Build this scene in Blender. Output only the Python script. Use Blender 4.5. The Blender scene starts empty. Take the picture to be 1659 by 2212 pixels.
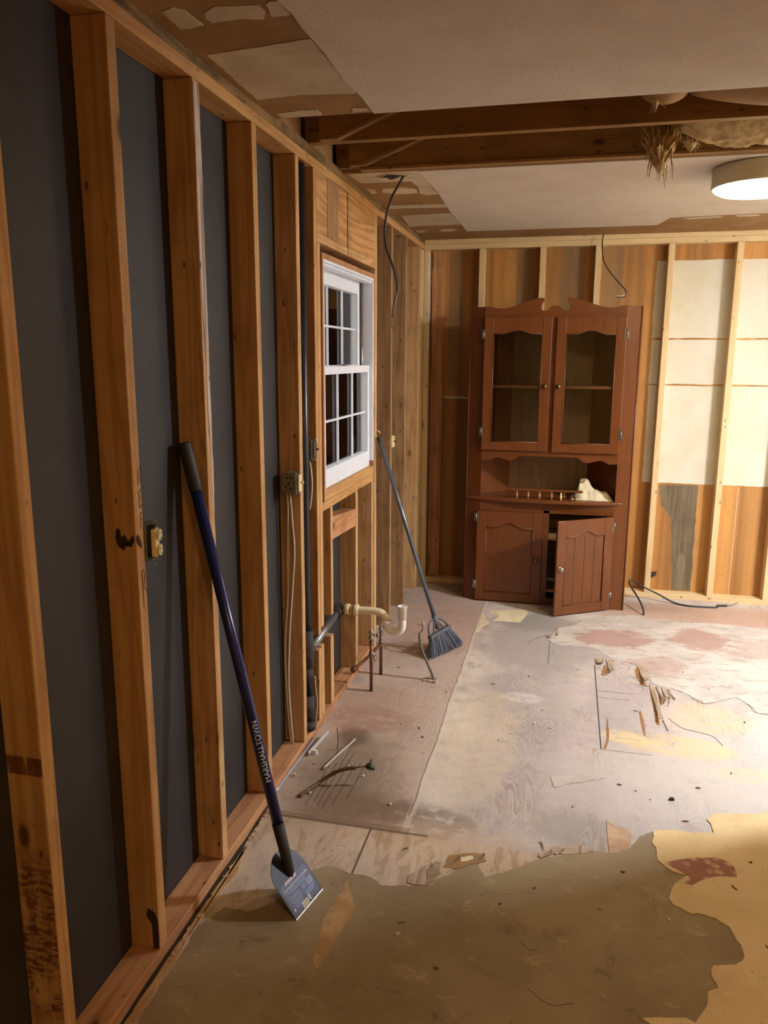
import bpy, bmesh, math, random
from mathutils import Vector, Matrix, noise

random.seed(11)
SC = bpy.context.scene
COL = SC.collection
PI = math.pi

# ------------------------------------------------------------------ camera
YAW, PITCH, ROLL = -0.23195, -0.19677, 0.00495
fwd = Vector((math.sin(YAW) * math.cos(PITCH), math.cos(YAW) * math.cos(PITCH), math.sin(PITCH)))
rgt = Vector((math.cos(YAW), -math.sin(YAW), 0))
upv = rgt.cross(fwd)
r2 = rgt * math.cos(ROLL) + upv * math.sin(ROLL)
u2 = -rgt * math.sin(ROLL) + upv * math.cos(ROLL)
cam = bpy.data.cameras.new('camera')
cam.sensor_fit = 'VERTICAL'
cam.sensor_height = 24.0
cam.lens = 1669.2 / 2212 * 24.0
cam.clip_start = 0.01
co = bpy.data.objects.new('camera', cam)
COL.objects.link(co)
mw = Matrix((r2, u2, -fwd)).transposed().to_4x4()
mw.translation = (1.0292, -0.6340, 1.6566)
co.matrix_world = mw
SC.camera = co

# ------------------------------------------------------------------ world, exposure
wd = bpy.data.worlds.new('night')
wd.use_nodes = True
wd.node_tree.nodes['Background'].inputs[0].default_value = (0.5, 0.5, 0.53, 1)
wd.node_tree.nodes['Background'].inputs[1].default_value = 0.5
SC.world = wd
SC.view_settings.view_transform = 'Standard'
SC.view_settings.look = 'None'
SC.view_settings.gamma = 1
SC.view_settings.exposure = 2.8
LAMP_FAR = 5.5           # emission of the warm diffuser in view
LAMP_NEAR = 12.0          # emission of the one behind the camera
LAMP_SIDE = 150.0         # emission of the neutral one out of view to the right
COL_FAR = (1.0, 0.80, 0.50)
COL_NEAR = (1.0, 0.60, 0.24)
COL_SIDE = (0.80, 0.87, 1.0)


def srgb(r, g, b):
    def f(c):
        c /= 255.0
        return c / 12.92 if c <= 0.04045 else ((c + 0.055) / 1.055) ** 2.4
    return (f(r), f(g), f(b), 1.0)


# ------------------------------------------------------------------ node helper
class NT:
    def __init__(s, name):
        s.m = bpy.data.materials.new(name)
        s.m.use_nodes = True
        s.t = s.m.node_tree
        s.b = s.t.nodes['Principled BSDF']
        s.out = s.t.nodes['Material Output']
        s.tc = None

    def n(s, typ, **kw):
        x = s.t.nodes.new(typ)
        for k, v in kw.items():
            setattr(x, k, v)
        return x

    def put(s, sock, v):
        if isinstance(v, (int, float)):
            sock.default_value = v
        elif isinstance(v, (tuple, list)):
            sock.default_value = v if len(v) == len(sock.default_value) else tuple(v)[:len(sock.default_value)]
        else:
            s.t.links.new(v, sock)

    def obj(s):
        if s.tc is None:
            s.tc = s.n('ShaderNodeTexCoord')
        return s.tc.outputs['Object']

    def rnd(s):
        return s.n('ShaderNodeObjectInfo').outputs['Random']

    def math(s, op, a, b=0.0, c=0.0, clamp=False):
        x = s.n('ShaderNodeMath', operation=op, use_clamp=clamp)
        s.put(x.inputs[0], a); s.put(x.inputs[1], b); s.put(x.inputs[2], c)
        return x.outputs[0]

    def vadd(s, v, w):
        x = s.n('ShaderNodeVectorMath', operation='ADD')
        s.put(x.inputs[0], v); s.put(x.inputs[1], w)
        return x.outputs[0]

    def vscale(s, v, k):
        x = s.n('ShaderNodeVectorMath', operation='MULTIPLY')
        s.put(x.inputs[0], v); s.put(x.inputs[1], k)
        return x.outputs[0]

    def xyz(s, v):
        x = s.n('ShaderNodeSeparateXYZ')
        s.put(x.inputs[0], v)
        return x.outputs

    def comb(s, a, b, c):
        x = s.n('ShaderNodeCombineXYZ')
        s.put(x.inputs[0], a); s.put(x.inputs[1], b); s.put(x.inputs[2], c)
        return x.outputs[0]

    def noise(s, v, sc, det=3, rough=.5, dist=0.0):
        x = s.n('ShaderNodeTexNoise')
        s.put(x.inputs['Vector'], v)
        x.inputs['Scale'].default_value = sc
        x.inputs['Detail'].default_value = det
        x.inputs['Roughness'].default_value = rough
        x.inputs['Distortion'].default_value = dist
        return x.outputs[0]

    def vor(s, v, sc):
        x = s.n('ShaderNodeTexVoronoi')
        s.put(x.inputs['Vector'], v)
        x.inputs['Scale'].default_value = sc
        return x.outputs['Distance']

    def ramp(s, f, stops):
        x = s.n('ShaderNodeValToRGB')
        s.put(x.inputs[0], f)
        e = x.color_ramp.elements
        while len(e) < len(stops):
            e.new(0.5)
        for k, (p, c) in enumerate(stops):
            e[k].position = p
            e[k].color = c if isinstance(c, tuple) else (c, c, c, 1)
        return x.outputs[0]

    def step(s, f, a, b):           # smooth 0..1 between a and b
        x = s.n('ShaderNodeMapRange', interpolation_type='SMOOTHSTEP')
        s.put(x.inputs[0], f)
        x.inputs[1].default_value = a; x.inputs[2].default_value = b
        return x.outputs[0]

    def mix(s, f, a, b, mode='MIX'):
        x = s.n('ShaderNodeMix', data_type='RGBA', blend_type=mode)
        s.put(x.inputs[0], f)
        s.put(x.inputs[6], a); s.put(x.inputs[7], b)
        return x.outputs[2]

    def bump(s, h, strength=.3, dist=.01):
        x = s.n('ShaderNodeBump')
        x.inputs['Strength'].default_value = strength
        x.inputs['Distance'].default_value = dist
        s.put(x.inputs['Height'], h)
        s.t.links.new(x.outputs[0], s.b.inputs['Normal'])

    def done(s, color, rough=.6, metal=0.0, spec=.5):
        s.put(s.b.inputs['Base Color'], color)
        s.put(s.b.inputs['Roughness'], rough)
        s.put(s.b.inputs['Metallic'], metal)
        s.put(s.b.inputs['Specular IOR Level'], spec)
        return s.m


def plain(name, c, rough=.5, metal=0.0, spec=.5, var=.12, vs=30.0, bump=0.0):
    n = NT(name)
    k = n.noise(n.obj(), vs, 4, .6)
    lo = tuple(x * (1 - var) for x in c[:3]) + (1,)
    hi = tuple(min(1, x * (1 + var)) for x in c[:3]) + (1,)
    if bump:
        n.bump(k, bump, .004)
    return n.done(n.ramp(k, [(.3, lo), (.7, hi)]), rough, metal, spec)


def axis_vec(n, v, axis, along, across):
    sc = [across] * 3
    sc[axis] = along
    return n.vscale(v, tuple(sc))


def wood(name, light, dark, axis=2, knots=True, rough=.62, grain=.5, hue=None, dirt=.35, spec=.3, kn=1.0, stamp=False):
    n = NT(name)
    rnd = n.rnd()
    off = n.math('MULTIPLY', rnd, 37.0)
    v = n.vadd(n.obj(), n.comb(off, off, off))
    v1 = axis_vec(n, v, axis, .55, 9.0)
    n1 = n.noise(v1, 1.3, 2, .5, .35)
    rings = n.math('SINE', n.math('MULTIPLY', n1, 42.0))
    rings = n.math('MULTIPLY_ADD', rings, .5, .5)
    fine = n.noise(axis_vec(n, v, axis, 3.0, 160.0), 1.0, 3, .6)
    g = n.math('ADD', n.math('MULTIPLY', rings, grain * .55), n.math('MULTIPLY', fine, .45))
    c = n.mix(n.step(g, .1, .85), light, dark)
    blot = n.noise(v, 5.0, 3, .6)
    if hue is not None:
        c = n.mix(n.math('MULTIPLY', n.step(rnd, .1, .9), .8), c, n.mix(n.step(g, .1, .85), hue, dark))
    c = n.mix(n.math('MULTIPLY', n.step(blot, .45, .8), dirt), c, (dark[0] * .5, dark[1] * .45, dark[2] * .4, 1))
    pit = n.noise(axis_vec(n, v, axis, 7.0, 38.0), 1.0, 4, .7)
    c = n.mix(n.math('MULTIPLY', n.math('MULTIPLY', n.step(pit, .60, .70), n.step(n.noise(v, 3.5, 2, .5), .42, .6)), min(.75, dirt * 1.6)), c, (dark[0] * .28, dark[1] * .22, dark[2] * .16, 1))
    if knots:
        kv = n.vor(axis_vec(n, v, axis, 3.2 * kn, 7.0 * kn), 1.0)
        kk = n.math('SUBTRACT', 1.0, n.step(kv, .06, .13))
        halo = n.math('SUBTRACT', 1.0, n.step(kv, .08, .30))
        c = n.mix(n.math('MULTIPLY', halo, .35), c, dark)
        c = n.mix(n.math('MULTIPLY', kk, .85), c, (dark[0] * .22, dark[1] * .16, dark[2] * .12, 1))
        sp = n.vor(axis_vec(n, v, axis, 9, 20), 1.0)
        c = n.mix(n.math('MULTIPLY', n.math('SUBTRACT', 1.0, n.step(sp, .05, .13)), .75), c, (.03, .018, .01, 1))
    if stamp:
        ox, oy, oz = n.xyz(n.obj())
        bl1 = n.noise(n.vscale(n.obj(), (30, 1, 95)), 1, 2, .5)
        bl2 = n.noise(n.vscale(n.obj(), (9, 1, 5)), 1.3, 3, .6)
        band = n.math('MULTIPLY', n.step(oz, .12, .2), n.math('SUBTRACT', 1.0, n.step(oz, .5, .62)))
        m = n.math('MULTIPLY', n.math('MULTIPLY', n.step(bl1, .44, .54), n.step(bl2, .40, .52)), band)
        bar = n.math('MULTIPLY', n.math('MULTIPLY', n.step(oz, .752, .757), n.math('SUBTRACT', 1.0, n.step(oz, .793, .80))), n.step(n.noise(n.vscale(n.obj(), (60, 1, 8)), 1, 2, .5), .3, .5))
        m = n.math('MAXIMUM', m, bar)
        m = n.math('MAXIMUM', m, n.math('MULTIPLY', n.math('MULTIPLY', n.step(bl2, .35, .6), band), .45))
        m = n.math('MULTIPLY', m, n.math('LESS_THAN', oy, -.0185))
        c = n.mix(n.math('MULTIPLY', m, .85), c, srgb(98, 48, 20))
    n.bump(fine, .12, .003)
    return n.done(c, rough, 0, spec)


# ------------------------------------------------------------------ geometry helpers
def box(bm, x0, x1, y0, y1, z0, z1, bev=0.0, mtx=None):
    vs = [bm.verts.new(p) for p in ((x0, y0, z0), (x1, y0, z0), (x1, y1, z0), (x0, y1, z0),
                                    (x0, y0, z1), (x1, y0, z1), (x1, y1, z1), (x0, y1, z1))]
    fs = [bm.faces.new([vs[i] for i in f]) for f in ((0, 3, 2, 1), (4, 5, 6, 7), (0, 1, 5, 4), (1, 2, 6, 5), (2, 3, 7, 6), (3, 0, 4, 7))]
    if bev:
        es = list({e for f in fs for e in f.edges})
        r = bmesh.ops.bevel(bm, geom=es, offset=bev, segments=2, affect='EDGES', profile=.5)
        vs = list({v for f in r['faces'] for v in f.verts} | {v for v in vs if v.is_valid})
    if mtx is not None:
        bmesh.ops.transform(bm, matrix=mtx, verts=[v for v in vs if v.is_valid])
    return bm


def B(*a, **k):
    return box(bmesh.new(), *a, **k)


def frames(pts):
    P = [Vector(p) for p in pts]
    T = []
    for i in range(len(P)):
        a = P[max(0, i - 1)]; b = P[min(len(P) - 1, i + 1)]
        T.append((b - a).normalized())
    ref = Vector((0, 0, 1)) if abs(T[0].z) < .9 else Vector((1, 0, 0))
    N = (ref - T[0] * ref.dot(T[0])).normalized()
    out = []
    for i in range(len(P)):
        N = (N - T[i] * N.dot(T[i]))
        N = N.normalized() if N.length > 1e-6 else Vector((1, 0, 0))
        out.append((P[i], T[i], N, T[i].cross(N)))
    return out


def tube(bm, pts, r, seg=10, caps=True, flat=1.0):
    """tube along a path; r is a number or one per point"""
    R = r if isinstance(r, (list, tuple)) else [r] * len(pts)
    rings = []
    for (p, t, a, b), rr in zip(frames(pts), R):
        rings.append([bm.verts.new(p + a * rr * flat * math.cos(2 * PI * k / seg) + b * rr * math.sin(2 * PI * k / seg)) for k in range(seg)])
    for i in range(len(rings) - 1):
        for k in range(seg):
            f = bm.faces.new((rings[i][k], rings[i][(k + 1) % seg], rings[i + 1][(k + 1) % seg], rings[i + 1][k]))
            f.smooth = True
    if caps:
        bm.faces.new(list(reversed(rings[0])))
        bm.faces.new(rings[-1])
    return bm


def T(*a, **k):
    return tube(bmesh.new(), *a, **k)


def spline(pts, n=6):
    P = [Vector(p) for p in pts]
    out = []
    for i in range(len(P) - 1):
        p0 = P[max(0, i - 1)]; p1 = P[i]; p2 = P[i + 1]; p3 = P[min(len(P) - 1, i + 2)]
        for k in range(n):
            t = k / n
            out.append(.5 * ((2 * p1) + (p2 - p0) * t + (2 * p0 - 5 * p1 + 4 * p2 - p3) * t * t + (-p0 + 3 * p1 - 3 * p2 + p3) * t ** 3))
    out.append(P[-1])
    return out


def prism(bm, pts, axis, a, b, mtx=None):
    """extrude a 2D outline along an axis (0,1,2) from a to b"""
    def mk(p, h):
        if axis == 0:
            return (h, p[0], p[1])
        if axis == 1:
            return (p[0], h, p[1])
        return (p[0], p[1], h)
    A = [bm.verts.new(mk(p, a)) for p in pts]
    Bv = [bm.verts.new(mk(p, b)) for p in pts]
    bm.faces.new(A)
    bm.faces.new(list(reversed(Bv)))
    k = len(pts)
    for i in range(k):
        bm.faces.new((A[i], Bv[i], Bv[(i + 1) % k], A[(i + 1) % k]))
    if mtx is not None:
        bmesh.ops.transform(bm, matrix=mtx, verts=A + Bv)
    bmesh.ops.recalc_face_normals(bm, faces=bm.faces[:])
    return bm


def P(*a, **k):
    return prism(bmesh.new(), *a, **k)


def lathe(bm, prof, c, axis=2, seg=24, mtx=None):
    """prof: (radius, height) list revolved about an axis through c"""
    rings = []
    for r, h in prof:
        ring = []
        for k in range(seg):
            a = 2 * PI * k / seg
            u, v = r * math.cos(a), r * math.sin(a)
            p = (u, v, h) if axis == 2 else ((u, h, v) if axis == 1 else (h, u, v))
            ring.append(bm.verts.new((c[0] + p[0], c[1] + p[1], c[2] + p[2])))
        rings.append(ring)
    for i in range(len(rings) - 1):
        for k in range(seg):
            f = bm.faces.new((rings[i][k], rings[i][(k + 1) % seg], rings[i + 1][(k + 1) % seg], rings[i + 1][k]))
            f.smooth = True
    bm.faces.new(rings[0]); bm.faces.new(rings[-1])
    if mtx is not None:
        bmesh.ops.transform(bm, matrix=mtx, verts=[v for r in rings for v in r])
    bmesh.ops.recalc_face_normals(bm, faces=bm.faces[:])
    return bm


def ragged(pts, amp=.01, step=.03, seed=0, closed=True):
    """subdivide an outline and roughen it at several scales"""
    out = []
    n = len(pts)
    step = max(.006, step * .45)
    sd = seed * 7.31
    for i in range(n if closed else n - 1):
        a = Vector(pts[i]); b = Vector(pts[(i + 1) % n])
        m = max(1, min(60, int((b - a).length / step)))
        d = (b - a)
        nn = Vector((-d.y, d.x)).normalized() if d.length > 0 else Vector((0, 0))
        for k in range(m):
            p = a.lerp(b, k / m)
            q = Vector((p.x, p.y, sd))
            f = noise.noise(q * 9) * 1.3 + noise.noise(q * 28) * .8 + noise.noise(q * 75) * .6
            p = p + nn * amp * f
            out.append((p.x, p.y))
    return out


def sheet(pts, z, h, amp=.008, step=.025, seed=1):
    bm = P(ragged(pts, amp, step, seed), 2, z, z + h)
    bmesh.ops.triangulate(bm, faces=[f for f in bm.faces if len(f.verts) > 4])
    return bm


def link(name, bm, mat, parent=None, smooth=False, origin=None):
    """one mesh object; top-level ones get their origin at the base of their own box"""
    bmesh.ops.recalc_face_normals(bm, faces=bm.faces[:])
    me = bpy.data.meshes.new(name)
    o = bpy.data.objects.new(name, me)
    COL.objects.link(o)
    if parent is not None:
        off = parent.get('_o', None)
        off = Vector(off) if off is not None else Vector((0, 0, 0))
        bmesh.ops.translate(bm, vec=-off, verts=bm.verts[:])
        o.parent = parent
        o['_o'] = tuple(off)
    else:
        if origin is None:
            xs = [v.co.x for v in bm.verts]; ys = [v.co.y for v in bm.verts]; zs = [v.co.z for v in bm.verts]
            origin = ((min(xs) + max(xs)) / 2, (min(ys) + max(ys)) / 2, min(zs))
        bmesh.ops.translate(bm, vec=-Vector(origin), verts=bm.verts[:])
        o.location = origin
        o['_o'] = tuple(origin)
    if smooth:
        for f in bm.faces:
            f.smooth = True
    bm.to_mesh(me)
    bm.free()
    if mat:
        me.materials.append(mat)
    return o


def tag(o, label, cat, group=None, kind=None):
    o['label'] = label; o['category'] = cat
    if group:
        o['group'] = group
    if kind:
        o['kind'] = kind
    return o


def thing(name, label, cat, loc, group=None):
    o = bpy.data.objects.new(name, None)
    COL.objects.link(o)
    o.location = loc
    o.empty_display_size = .05
    o['_o'] = tuple(loc)
    return tag(o, label, cat, group)


def struct(name, bm, mat, label=None, origin=(0, 0, 0)):
    o = link(name, bm, mat, None, origin=origin)
    o['kind'] = 'structure'
    if label:
        o['label'] = label
    return o


def copy_tree(o, parent=None):
    c = o.copy()
    COL.objects.link(c)
    if parent is not None:
        c.parent = parent
    for ch in list(o.children):
        copy_tree(ch, c)
    return c


def text_bm(s, size, depth=0.0):
    cu = bpy.data.curves.new('lettering', 'FONT')
    cu.body = s
    cu.size = size
    cu.extrude = depth
    cu.align_x = 'LEFT'
    cu.resolution_u = 3
    o = bpy.data.objects.new('lettering', cu)
    COL.objects.link(o)
    bpy.context.view_layer.update()
    dg = bpy.context.evaluated_depsgraph_get()
    me = o.evaluated_get(dg).to_mesh()
    bm = bmesh.new()
    bm.from_mesh(me)
    o.evaluated_get(dg).to_mesh_clear()
    bpy.data.objects.remove(o)
    bpy.data.curves.remove(cu)
    return bm


# ------------------------------------------------------------------ materials
stud_l, stud_d, stud_h = srgb(212, 174, 126), srgb(164, 118, 72), srgb(200, 152, 94)
W = {ax: wood('old_framing_wood_' + 'xyz'[ax], stud_l, stud_d, ax, hue=stud_h) for ax in (0, 1, 2)}
WN = {ax: wood('new_framing_wood_' + 'xyz'[ax], srgb(222, 196, 150), srgb(200, 166, 114), ax, dirt=.12, grain=.35, kn=.8) for ax in (0, 1, 2)}
WR = {ax: wood('reddish_framing_wood_' + 'xyz'[ax], srgb(200, 150, 108), srgb(150, 98, 64), ax, dirt=.45) for ax in (0, 1, 2)}
WD = {ax: wood('dark_joist_wood_' + 'xyz'[ax], srgb(158, 120, 74), srgb(116, 84, 48), ax, grain=.3, dirt=.4) for ax in (0, 1, 2)}
WWHITE = wood('whitish_wood', srgb(214, 200, 188), srgb(150, 120, 104), 2, dirt=.5, grain=.9)


def mat_cabinet(axis):
    return wood('maple_stained_cabinet_wood_' + 'xyz'[axis], srgb(114, 63, 27), srgb(76, 39, 15), axis, knots=False, rough=.34, grain=.25, dirt=.2, spec=.5)


CW = {a: mat_cabinet(a) for a in (0, 2)}
CIN = wood('cabinet_inside_wood', srgb(150, 118, 84), srgb(112, 84, 58), 2, knots=False, rough=.6, grain=.25, dirt=.2)
LIP = wood('cabinet_shelf_edge_wood', srgb(190, 130, 92), srgb(160, 104, 70), 0, knots=False, rough=.4, grain=.2, dirt=.1)
BRASS = plain('antique_brass', srgb(120, 98, 62), .3, 1.0, var=.3)
PEWTER = plain('worn_grey_metal', srgb(150, 146, 138), .35, 1.0, var=.25)
STEEL = plain('galvanised_steel', srgb(136, 138, 136), .45, .9, var=.3, vs=60)
BOXM = plain('dusty_steel_box', srgb(140, 136, 118), .6, .5, var=.25, vs=60)
IVORY = plain('ivory_plastic', srgb(238, 226, 180), .35, 0, var=.05)
SLOT = plain('dark_slot', srgb(50, 40, 28), .7)
PVC = plain('white_pvc', srgb(246, 244, 240), .3, 0, var=.04, vs=18)
PVCY = plain('yellowed_pvc', srgb(222, 206, 160), .4, 0, var=.12, vs=25)
COPPER = plain('tarnished_copper', srgb(126, 86, 66), .42, .7, var=.35, vs=50)
CHROME = plain('chrome', srgb(190, 188, 184), .2, 1.0, var=.2)
IRON = plain('rough_black_iron', srgb(70, 62, 58), .75, .3, var=.4, vs=40, bump=.4)
ABS = plain('black_plastic_pipe', srgb(40, 44, 54), .28, 0, var=.3, vs=20)
BLACKW = plain('black_cable', srgb(44, 42, 42), .45, 0, var=.1)
BROWNW = plain('brown_cable', srgb(96, 72, 44), .6, 0, var=.25, vs=40)
WHITEW = plain('white_cable', srgb(214, 204, 184), .45, 0, var=.1)
GREYW = plain('grey_cable', srgb(112, 106, 96), .5, 0, var=.2)
GREENNUT = plain('dark_green_cap', srgb(52, 62, 50), .5)
BLUE = plain('blue_painted_steel', srgb(28, 40, 98), .25, .1, .6, var=.1)
GRIP = plain('black_rubber_grip', srgb(44, 42, 42), .6, 0, var=.15, vs=90)
BLADE = plain('dark_blue_grey_steel', srgb(48, 50, 60), .42, .25, var=.12)
EDGE = plain('ground_steel_edge', srgb(210, 212, 220), .25, .9, var=.1)
DECAL = plain('blue_decal', srgb(50, 68, 112), .35, 0, var=.06)
WHITEINK = plain('white_print', srgb(226, 230, 240), .5, 0, var=.02)
PALEINK = plain('pale_blue_print', srgb(140, 156, 200), .5, 0, var=.02)
PINKINK = plain('pale_pink_print', srgb(206, 180, 200), .5, 0, var=.02)
BROOMP = plain('dark_grey_plastic', srgb(84, 88, 98), .45, 0, var=.1)
BRISTLE = plain('grey_bristle', srgb(98, 104, 118), .55, 0, var=.3, vs=80)
BROOMH = plain('grey_blue_enamelled_tube', srgb(108, 122, 138), .22, .5, var=.06)
CLOTH = plain('cream_cotton', srgb(214, 200, 166), .85, 0, .2, var=.12, vs=14, bump=.3)
FLUFF = plain('tan_glass_wool', srgb(190, 164, 118), .95, 0, .1, var=.25, vs=45, bump=1.0)
KRAFT = plain('brown_kraft_paper', srgb(150, 112, 70), .7, 0, .3, var=.12, vs=6)
PAINTW = plain('white_window_paint', srgb(232, 238, 250), .4, 0, var=.03)
PAINTG = plain('greyed_window_track', srgb(150, 148, 144), .35, .5, var=.25, vs=40)
PENCIL = plain('dark_marker', srgb(62, 38, 24), .7)
CHIP = plain('dark_splinter', srgb(112, 82, 58), .8, var=.3)
CHIPW = plain('white_crumb', srgb(226, 222, 214), .8, var=.1)


def m_sheathing():
    n = NT('black_fibreboard')
    v = n.obj()
    a = n.noise(v, 260, 3, .7)
    b = n.noise(v, 2.2, 4, .6)
    x, y, z = n.xyz(v)
    c = n.ramp(b, [(.3, srgb(38, 37, 37)), (.7, srgb(53, 53, 56))])
    seam = n.math('LESS_THAN', n.math('ABSOLUTE', n.math('SUBTRACT', n.math('MODULO', n.math('ADD', y, 10.0), 1.219), .62)), .003)
    c = n.mix(seam, c, (.004, .004, .004, 1))
    scr = n.noise(n.vscale(v, (1, 14, 2.2)), 9, 2, .5, .6)
    c = n.mix(n.math('MULTIPLY', n.step(scr, .76, .8), .3), c, srgb(150, 150, 156))
    n.bump(a, .25, .003)
    return n.done(c, .55, 0, .5)


def m_mottle(name, c1, c2, c3, sc=4, rough=.7, fine=120, spec=.3, bump=.2, scuff=0.0):
    n = NT(name)
    v = n.obj()
    a = n.noise(v, sc, 5, .62, .3)
    b = n.noise(v, sc * 3.1, 4, .6)
    f = n.noise(v, fine, 2, .6)
    c = n.mix(n.step(a, .38, .64), c1, c2)
    c = n.mix(n.math('MULTIPLY', n.step(b, .55, .78), .65), c, c3)
    c = n.mix(n.math('MULTIPLY', n.step(f, .55, .8), .16), c, (0.02, .015, .01, 1))
    if scuff:
        g1 = n.noise(n.vscale(v, (5, 9, 1)), 1.4, 7, .78, .6)
        c = n.mix(n.math('MULTIPLY', n.step(g1, .56, .66), scuff), c, tuple(min(1, q * 1.45) for q in c1[:3]) + (1,))
        c = n.mix(n.math('MULTIPLY', n.step(g1, .42, .32), scuff), c, tuple(q * .62 for q in c3[:3]) + (1,))
        g2 = n.vor(v, 17)
        c = n.mix(n.math('MULTIPLY', n.math('SUBTRACT', 1.0, n.step(g2, .03, .07)), .5), c, (.02, .014, .008, 1))
        f = n.math('ADD', f, n.math('MULTIPLY', g1, 3.0))
    n.bump(f, bump, .002)
    return n.done(c, rough, 0, spec)


OLIVE = m_mottle('olive_brown_underlayment', srgb(160, 143, 112), srgb(144, 126, 96), srgb(120, 96, 66), 2.2, scuff=.6)
CREAMV = m_mottle('cream_vinyl', srgb(228, 202, 152), srgb(214, 186, 134), srgb(196, 160, 110), 2.5, rough=.5, scuff=.18)
def m_offwhite():
    n = NT('scraped_off_white_backing')
    v = n.obj()
    x, y, z = n.xyz(v)
    a = n.noise(v, 5, 5, .65, .3)
    f = n.noise(v, 120, 3, .7)
    s2 = n.noise(n.vscale(v, (4, 9, 1)), 2.0, 5, .7, .5)
    c = n.mix(n.step(a, .38, .64), srgb(196, 188, 176), srgb(180, 171, 160))
    c = n.mix(n.math('MULTIPLY', n.step(s2, .54, .62), .6), c, srgb(156, 140, 128))
    for cx, cy, rx, ry, k in ((1.36, 4.0, .24, .16, .75), (1.86, 4.1, .17, .2, .7), (1.58, 3.62, .16, .16, .45), (2.3, 4.0, .3, .2, .4)):
        dx = n.math('DIVIDE', n.math('SUBTRACT', x, cx), rx); dy = n.math('DIVIDE', n.math('SUBTRACT', y, cy), ry)
        d = n.math('SQRT', n.math('ADD', n.math('MULTIPLY', dx, dx), n.math('MULTIPLY', dy, dy)))
        d = n.math('ADD', d, n.math('MULTIPLY', n.math('SUBTRACT', n.noise(n.vscale(v, (6, 11, 1)), 1.2, 6, .72), .5), 2.2))
        m = n.math('SUBTRACT', 1.0, n.step(d, .8, 1.1))
        c = n.mix(n.math('MULTIPLY', m, k), c, srgb(166, 126, 112))
    c = n.mix(n.math('MULTIPLY', n.step(f, .56, .72), .22), c, srgb(120, 104, 94))
    n.bump(n.math('ADD', f, s2), .3, .002)
    return n.done(c, .7, 0, .3)


OFFW = m_offwhite()
PINKR = m_mottle('pink_red_residue', srgb(200, 158, 146), srgb(214, 184, 170), srgb(182, 134, 124), 9)
YELLOWR = m_mottle('yellow_residue', srgb(226, 200, 138), srgb(214, 190, 150), srgb(196, 172, 136), 12)
PAPERM = m_mottle('cream_paper', srgb(226, 212, 176), srgb(212, 196, 158), srgb(196, 178, 140), 6)
RAWPLY = m_mottle('raw_tan_veneer', srgb(198, 164, 120), srgb(176, 138, 92), srgb(142, 104, 62), 9)
TORN = wood('torn_veneer', srgb(192, 172, 148), srgb(132, 106, 80), 1, knots=False, grain=.6, dirt=.3)
CUT = plain('fresh_orange_wood', srgb(148, 104, 58), .8, var=.25)
MUD = m_mottle('joint_compound', srgb(206, 190, 164), srgb(192, 174, 148), srgb(170, 146, 116), 7)
BPAPER = m_mottle('torn_brown_board_face', srgb(160, 124, 82), srgb(146, 110, 68), srgb(130, 96, 56), 5, bump=.1)
TEXT_CEIL = m_mottle('painted_ceiling', srgb(214, 202, 188), srgb(208, 195, 180), srgb(206, 192, 176), 6, fine=90, bump=.5)
WALLP = m_mottle('plain_wallboard', srgb(206, 190, 160), srgb(196, 180, 150), srgb(188, 170, 140), 3)
WCREAM = m_mottle('cream_painted_board_back', srgb(214, 209, 192), srgb(206, 199, 176), srgb(202, 188, 148), 2.2, bump=.1)


def m_red():
    n = NT('red_printed_old_lino')
    v = n.obj()
    d = n.vor(v, 26)
    e = n.vor(v, 60)
    c = n.mix(n.step(d, .25, .5), srgb(206, 170, 130), srgb(158, 98, 70))
    c = n.mix(n.math('MULTIPLY', n.step(e, .3, .5), .5), c, srgb(146, 84, 60))
    return n.done(c, .6)


RED = m_red()


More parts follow.
